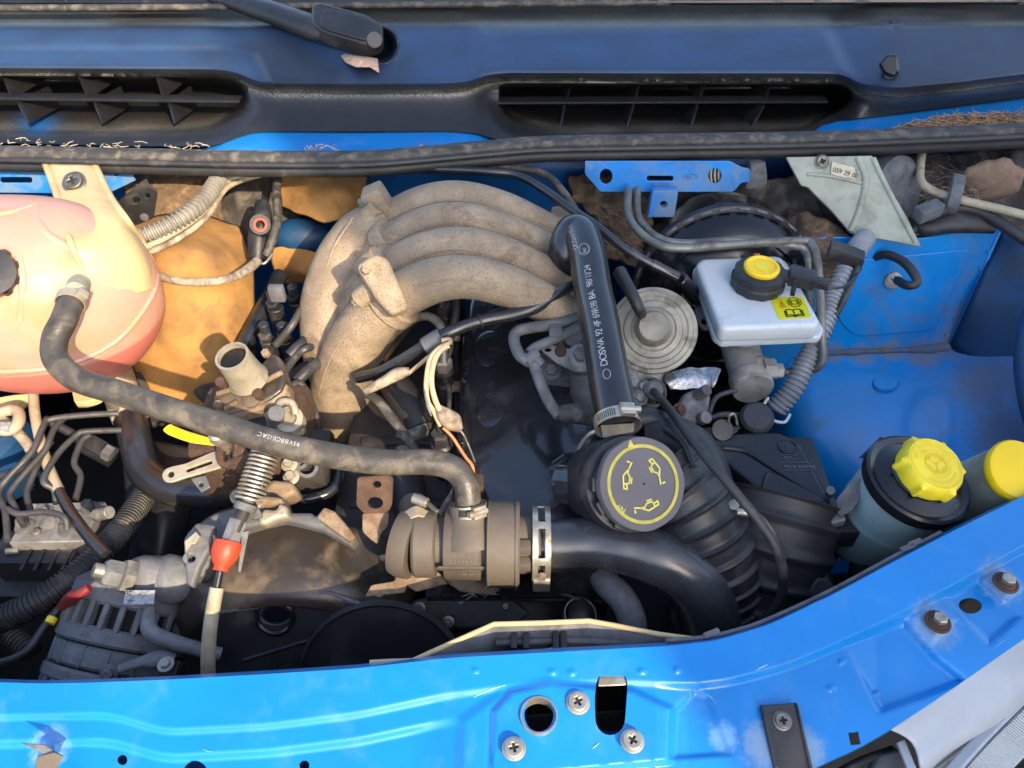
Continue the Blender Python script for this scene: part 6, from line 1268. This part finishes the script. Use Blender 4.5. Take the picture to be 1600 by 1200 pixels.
lathe('centre_dot', [(0, 0), (.0013, 0), (.0013, .0003), (0, .0003)], oc + on_ * .0001 + kx * .001, on_, 'print_black', t, 12)
t = thing('clamp_tongue', 'pale metal tongue beneath the breather hose clamp', 'clip', (955, 675, .05)); plate('tongue', rounded([(938, 664), (996, 660), (996, 674), (942, 684)], 3), (at(965, 672, .045), Vector((0, -.5, .85))), .003, 'pale_metal', t); tube('wire_spring', [(936, 672, .04), (920, 680, .03), (906, 700, .01), (904, 720, .0)], 4, 'zinc', t, 8)

# ================================================================== AIR DUCTS, AIR BOX
tag(tube('air_bellows', [(1030, 735, .0), (1070, 780, -.015), (1098, 830, -.04), (1118, 880, -.075), (1128, 940, -.13)], .047, 'black_satin', None, 40, 8, (.017, .0035, 14)), 'black ribbed air duct below the oil filler', 'duct')
t = thing('air_elbow', 'black moulded duct elbow right of the oil filler', 'duct', (1090, 740, -.05))
tube('elbow_body', [(1010, 690, .0), (1050, 690, .005), (1080, 715, .0), (1095, 760, -.01), (1098, 800, -.03)], [34, 40, 46, 50, 50], 'black_satin', t, 32, 8)
tube('elbow_rib', [(1064, 672, .03), (1092, 700, .03), (1108, 745, .022), (1112, 800, .0)], .004, 'black_satin', t, 8); tube('elbow_rib', [(1040, 672, .04), (1066, 690, .045), (1084, 730, .04)], .004, 'black_satin', t, 8)
tube('elbow_collar', [(985, 655, .02), (1020, 655, .02), (1045, 672, .015), (1056, 690, .005)], [16, 18, 18, 14], 'black_satin', t, 16)
tag(tube('intake_bellows', [(1215, 775, -.06), (1200, 840, -.09), (1180, 900, -.13), (1150, 965, -.19), (1120, 1010, -.25)], .072, 'rubber', None, 48, 8, (.026, .005, 10)), 'large black ribbed intake duct between air box and slam panel', 'duct')
bc_ = at(1168, 795, -.02); t = thing('bellows_clamp', 'small bright wire-ended clamp screw on the large ribbed duct', 'hose clamp', bc_)
cyl('clamp_screw', (1138, 798, .0), (1170, 802, .0), 6, 'zinc', t); lathe('screw_head', [(0, 0), (.0055, 0), (.0055, .006), (0, .007)], (1146, 789, .005), Vector((-.2, -.5, .8)), 'steel', t, 16); tube('clamp_strap', [(1136, 800, -.003), (1175, 800, -.002), (1205, 826, -.012), (1228, 870, -.04)], 5, 'steel', t, 8, squash=(VZ, .4))
t = thing('air_filter_box', 'black plastic air filter housing with maker oval and number plate', 'air box', (1190, 800, -.15))
az = -.045
plate('lid', rounded([(1082, 672), (1110, 676), (1215, 672), (1252, 690), (1262, 706), (1284, 752), (1300, 776), (1296, 812), (1262, 824), (1230, 812), (1186, 766), (1120, 712), (1090, 700)], 8), az, .05, 'black_gloss', t, bev=.006)
plate('lid_step', rounded([(1198, 732), (1222, 742), (1290, 778), (1294, 808), (1264, 818), (1240, 808), (1188, 762)], 10), az + .006, .02, 'black_gloss', t, bev=.004)
box('box_body', at(1200, 800, -.15), (.13, .16, .12), 'black_satin', t, bev=.012)
tube('lid_ridge', [(1130, 700, az), (1165, 706, az), (1208, 732, az), (1290, 782, az)], .0035, 'black_gloss', t, 8)
lathe('lid_dimple', [(.010, 0), (.012, 0), (.0115, .0014), (.0105, .0014), (.010, 0)], at(1230, 698, az), VZ, 'black_gloss', t, 32); lathe('lid_pip', [(0, 0), (.002, 0), (0, .002)], at(1230, 697, az), VZ, 'black_gloss', t, 10)
q = at(1234, 715, az); fn = on_plane(q, VX, VY, .0008); oval_badge(t, fn, 0, 0, .0105, .0045, 'alu_dusty', .0007)
q = at(1226, 732, az); fn = on_plane(q, VX, VY, .0008); lettering('moulded_number', '94VB 9600 BB', fn, .0062, 'alu_dusty', t, .9); strokes('number_frame', [[(-.002, -.003), (.036, -.003)], [(-.002, .009), (.034, .009)]], fn, .0005, 'alu_dusty', t)
cyl('lid_catch', at(1296, 772, -.035), at(1298, 766, -.02), 7, 'alu_dusty', t); 
t2 = thing('filter_clip', 'pale metal corner clip between air box and steering reservoir', 'clip', (1308, 805, -.04)); plate('clip_head', rounded([(1292, 796), (1310, 790), (1324, 812), (1300, 818)], 4), -.03, .012, 'alu_grey', t2, bev=.002); box('clip_tail', at(1314, 832, -.06), (.03, .02, .03), 'black_satin', t2, bev=.003)
t = thing('warm_air_inlet', 'black round inlet cap standing behind the air box', 'inlet', (1180, 660, -.08)); lathe('inlet_cup', [(0, -.05), (.02, -.05), (.021, .0), (.017, .004), (0, .004)], (1183, 652, -.04), Vector((-.1, -.4, 1)), 'black_satin', t, 36)
lathe('clip_disc', [(0, 0), (.013, 0), (.013, .004), (0, .005)], (1128, 672, -.04), Vector((0, -.6, .8)), 'black_satin', t, 28); tube('wire_loop', [(1138, 668, -.04), (1140, 650, -.02), (1148, 648, -.02), (1152, 664, -.035)], 2, 'zinc', t, 6); plate('inlet_bracket', [(1094, 668), (1158, 666), (1150, 676), (1110, 682)], -.045, .003, 'black_satin', t)
t = thing('linkage_bracket', 'grey cast linkage bracket below the foil shield', 'bracket', (1088, 630, -.05)); gp = (at(1085, 630, -.03), Vector((.2, -.5, .8)).normalized())
plate('casting', rounded([(1058, 640), (1072, 614), (1098, 604), (1112, 618), (1106, 650), (1090, 662), (1066, 656)], 6), gp, .016, 'alu_dusty', t, bev=.004); cyl('casting_boss', onp(1090, 618, *gp), onp(1094, 614, *gp) + gp[1] * .02, 9, 'alu_dusty', t)
hexbolt('casting_bolt', onp(1062, 640, *gp), gp[1], 7, 'rust', t); cyl('ball_joint', onp(1096, 655, *gp), onp(1096, 655, *gp) + gp[1] * .014, 10, 'alu_dusty', t); tube('link_rod', [(1108, 645, -.04), (1120, 620, -.045), (1150, 610, -.05)], 4, 'pipe_dark', t); tube('link_rod', [(1106, 655, -.05), (1130, 648, -.055), (1160, 650, -.06)], 5, 'pipe_dark', t)
fo_ = sheet('heat_foil', [[(1038, 582, -.02), (1070, 576, -.018), (1100, 574, -.022), (1126, 576, -.02)], [(1040, 598, -.024), (1072, 590, -.02), (1098, 592, -.026), (1122, 592, -.022)], [(1046, 608, -.03), (1070, 606, -.028), (1096, 606, -.032), (1116, 604, -.03)]], 'foil', None, 3, .0008, 30, .004, 60)
tag(fo_, 'crumpled silver foil heat shield under the EGR valve', 'foil')
tag(tube('accelerator_cable', [(1022, 612, .0), (1050, 645, .05), (1095, 704, .06), (1140, 758, .05), (1184, 812, .03), (1212, 856, .01), (1224, 900, -.02), (1215, 945, -.06), (1180, 980, -.1)], 7.5, 'rubber', None, 12, 8), 'black cable running diagonally across the air box and bellows', 'cable')
t = thing('air_box_stay', 'black plastic stay below the air box corner', 'bracket', (1260, 880, -.1)); tube('stay_rib', [(1290, 830, -.07), (1268, 870, -.08), (1240, 905, -.1), (1228, 935, -.12)], [9, 12, 14, 8], 'black_satin', t, 12); tube('stay_rib', [(1250, 872, -.09), (1275, 890, -.09), (1290, 925, -.1)], [9, 16, 18], 'black_satin', t, 14); lathe('stay_bush', [(0, 0), (.013, 0), (.013, .006), (.008, .007), (0, .004)], (1282, 922, -.085), Vector((0, -.5, .8)), 'black_satin', t, 24)

# ================================================================== STEERING RESERVOIR, WASHER BOTTLE
sx_ = Vector((.12, -.10, 1)).normalized()
pc = at(1434, 748, .02)
t = thing('steering_reservoir', 'translucent power steering reservoir with black lid and lobed yellow cap', 'reservoir', pc - VZ * .14)
lathe('bottle', [(0, -.14), (.036, -.14), (.046, -.12), (.0485, -.07), (.049, -.068), (.049, -.064), (.0485, -.062), (.049, -.058), (.0505, -.012), (0, -.012)], pc, sx_, 'bottle_plastic', t, 72)
lathe('black_lid', [(.049, -.014), (.0545, -.012), (.0555, -.006), (.055, .001), (.052, .003), (.046, .0), (.030, .006), (.026, .012), (0, .012)], pc, sx_, 'black_gloss', t, 72)
cp = pc + sx_ * .012; cpx = Vector((.16, -.22, .95)).normalized()
bm = bmesh.new(); kx2, ky2, kn2 = frame(cpx); rings = []; sg = 120
for (r, h) in ((.027, -.002), (.0315, .0), (.0322, .004), (.0315, .017), (.029, .0212), (.028, .0215), (.0275, .0208), (0.0, .0208)):
    ring = []
    for s in range(sg):
        a = 2 * math.pi * s / sg; lob = max(0, math.cos(a * 6 + .5)) ** 6 if r > .031 else 0
        ring.append(bm.verts.new(cp + cpx * h + (kx2 * math.cos(a) + ky2 * math.sin(a)) * r * (1 + .13 * lob)))
    rings.append(ring)
for a, b in zip(rings, rings[1:]):
    for s in range(sg): bm.faces.new((a[s], a[(s + 1) % sg], b[(s + 1) % sg], b[s]))
bm.faces.new(rings[0]); bmesh.ops.remove_doubles(bm, verts=bm.verts, dist=1e-5)
ycap = fin(bm, 'yellow_cap', 'yellow_plastic', t, 40)
co = cp + cpx * .0212; fn = lambda u, v: co + kx2 * u + ky2 * v + cpx * .0004
strokes('cap_ring', [arc(0, 0, .0262, 0, 360, 48)], fn, .0006, 'yellow_deep', t); strokes('cap_ring', [arc(0, 0, .0115, 0, 360, 36), arc(0, 0, .009, 200, 340, 16), [(0, 0), (0, -.009)], [(0, 0), (.008, .005)], [(0, 0), (-.008, .005)], arc(0, 0, .009, 20, 160, 16)], fn, .0009, 'yellow_deep', t)
def around(text, r, a0, h):
    vsum = 0
    def f(u, v): a = a0 - u / r; return fn((r + v) * math.cos(a), (r + v) * math.sin(a))
    lettering('cap_lettering', text, f, h, 'yellow_deep', t, .95)
around('NUR ATF SERVOLENKUNG', .0198, rad(172), .0042); around('USE ONLY STEERING FLUID', .0142, rad(172), .0036); around('HUILE DIRECTION', .0198, rad(-22), .0042); around('SERVO FLUID', .0142, rad(-22), .0036)
plate('bracket_strap', rounded([(1306, 780), (1330, 752), (1352, 745), (1356, 760), (1330, 800), (1310, 808)], 5), (at(1330, 775, -.01), Vector((-.5, -.5, .7))), .004, 'alu_dusty', t, bev=.001); plate('lid_fin', [(1342, 716), (1376, 682), (1384, 686), (1360, 716)], (at(1360, 700, .015), Vector((-.3, -.6, .7))), .003, 'black_satin', t)
tube('outlet_pipe', [(1400, 838, -.11), (1375, 850, -.10), (1350, 868, -.10), (1345, 900, -.12)], [12, 15, 18, 18], 'black_satin', t, 18)
wb = at(1588, 734, .03)
t = thing('washer_bottle', 'grey washer bottle filler with a flat yellow cap at the wing', 'washer bottle', wb - VZ * .15)
wn_ = Vector((.05, -.3, .95)).normalized(); wx, wy, wz = frame(wn_, Vector((.5, .8, .2)))
def ovl(nm, prof, m):
    bm = bmesh.new(); rg = []
    for (r, h) in prof:
        rg.append([bm.verts.new(wb + wn_ * h + (wx * math.cos(a) * .86 + wy * math.sin(a) * 1.02) * r) for a in [2 * math.pi * i / 64 for i in range(64)]])
    for a, b in zip(rg, rg[1:]):
        for s in range(64): bm.faces.new((a[s], a[(s + 1) % 64], b[(s + 1) % 64], b[s]))
    bm.faces.new(rg[0]); bm.faces.new(rg[-1]); return fin(bm, nm, m, t)
ovl('bottle_neck', [(.050, -.16), (.044, -.1), (.036, -.03), (.031, -.006)], 'greyish_plastic'); ovl('yellow_lid', [(.0315, -.008), (.035, -.006), (.0355, -.001), (.033, .003), (.029, .004), (.001, .0045)], 'yellow_deep')
for a, b in ((1553, 760), (1528, 772), (1560, 775)): pass
# ================================================================== LOWER FRONT: hoses in shade
tag(tube('lower_radiator_hose', [(932, 875, -.09), (946, 908, -.085), (972, 935, -.085), (987, 968, -.1), (990, 1010, -.14)], 22, 'alternator_metal', None, 18), 'bluish grey hose dropping behind the radiator shroud', 'hose')
clamp('hose_clamp', 'worn clamp on a hose end just behind the radiator shroud', (905, 962, -.12), Vector((.15, -.2, 1)), 24, .013, Vector((-.5, -.8, .2)), 'alu_grey', 'radiator clamps')
tag(tube('hose_end', [(904, 942, -.13), (906, 965, -.12), (908, 995, -.14)], 21, 'rubber', None, 18), 'short rubber hose end held by the worn clamp', 'hose')
t = thing('water_pump', 'dark water pump casting with pulley in shade below the thermostat', 'pump', (820, 970, -.25))
blob('pump_body', at(800, 950, -.18), (.07, .05, .04), 'dark_block', t, .12, 25, 3)
lathe('pump_pulley', [(.012, .004), (.05, .0), (.054, .004), (.05, .008), (.054, .012), (.05, .016), (.02, .012), (.012, .012)], at(850, 990, -.2), Vector((0, -.85, .5)), 'dark_block', t, 48)
for k in range(4): hexbolt('pulley_bolt', at(850, 990, -.2) + Vector((.02 * math.cos(k * 1.57), 0, .02 * math.sin(k * 1.57))) + Vector((0, -.012, .006)), Vector((0, -.85, .5)), .005, 'steel', t, .005, False)
plate('gasket_rim', rounded([(640, 940), (720, 926), (800, 936), (830, 960), (800, 980), (700, 985), (640, 970)], 10), (at(730, 955, -.13), Vector((0, -.6, .8))), .012, 'dark_block', t, bev=.004)
for x_, y_ in ((655, 950), (720, 938), (790, 946), (700, 972)): hexbolt('pump_bolt', (x_, y_, -.128), Vector((0, -.6, .8)), 6, 'steel', t, .006)
t = thing('drive_belt', 'black ribbed drive belt low at the front of the engine', 'belt', (760, 1010, -.28))
bpth = [at(850, 960, -.2) + Vector((0, -.02, .02)), at(800, 985, -.235), at(755, 1005, -.27), at(735, 1040, -.32)]
for o_ in (-.005, 0, .005): tube('belt_rib', [p + Vector((0, o_, 0)) for p in bpth], .0032, 'rubber', t, 8)
tag(tube('engine_loom', [(560, 880, -.12), (600, 872, -.1), (640, 858, -.09), (690, 800, -.08), (720, 740, -.075), (728, 640, -.08)], 6, 'loom', None, 10, wob=.2), 'thin dusty loom running forward along the rocker cover edge', 'wiring')
tag(tube('breather_wire', [(760, 880, -.07), (790, 905, -.1), (850, 920, -.11), (900, 935, -.11), (930, 950, -.12)], 3, 'dark_wire', None, 8), 'thin dark wire drooping below the slotted clamp', 'wire')
strands('cobweb_lint', 'wisp of pale lint stuck below the thermostat housing', (728, 912, 775, 930), -.1, 26, 'label_silver', Vector((.8, .2, -.2)), .012)
for k_, pts in enumerate(([(693, 590, -.03), (702, 610, -.01), (700, 650, -.01), (692, 672, -.03)], [(692, 500, -.03), (704, 520, -.01), (704, 548, -.012), (696, 566, -.03)])):
    tag(tube('leak_off_hose', pts, 3.5, 'rubber_dusty', None, 8), ('braided leak-off hose between the two nearer injectors', 'braided leak-off hose between the two farther injectors')[k_], 'hose')
for k_, (x_, y_, z_) in enumerate(((652, 546, .04), (760, 500, .066))):
    tt = VH[3] if k_ == 0 else VH[5]; dd = (P(VH[3 if k_ == 0 else 5]) - P(VH[2 if k_ == 0 else 4])).normalized()
    tag(lathe('cable_tie', [(.0088, -.0015), (.0098, -.0015), (.0098, .0015), (.0088, .0015), (.0088, -.0015)], P(tt), dd, 'black_satin', None, 20), ('black cable tie on vacuum hose beside its tape sleeve', 'black cable tie on the vacuum hose under the arch')[k_], 'cable tie')
hexbolt('engine_bolt', (709, 968, -.14), Vector((0, -.6, .8)), 10, 'dark_block', None); tag(bpy.data.objects['engine_bolt'], 'single dark bolt head on the belt cover face', 'bolt')
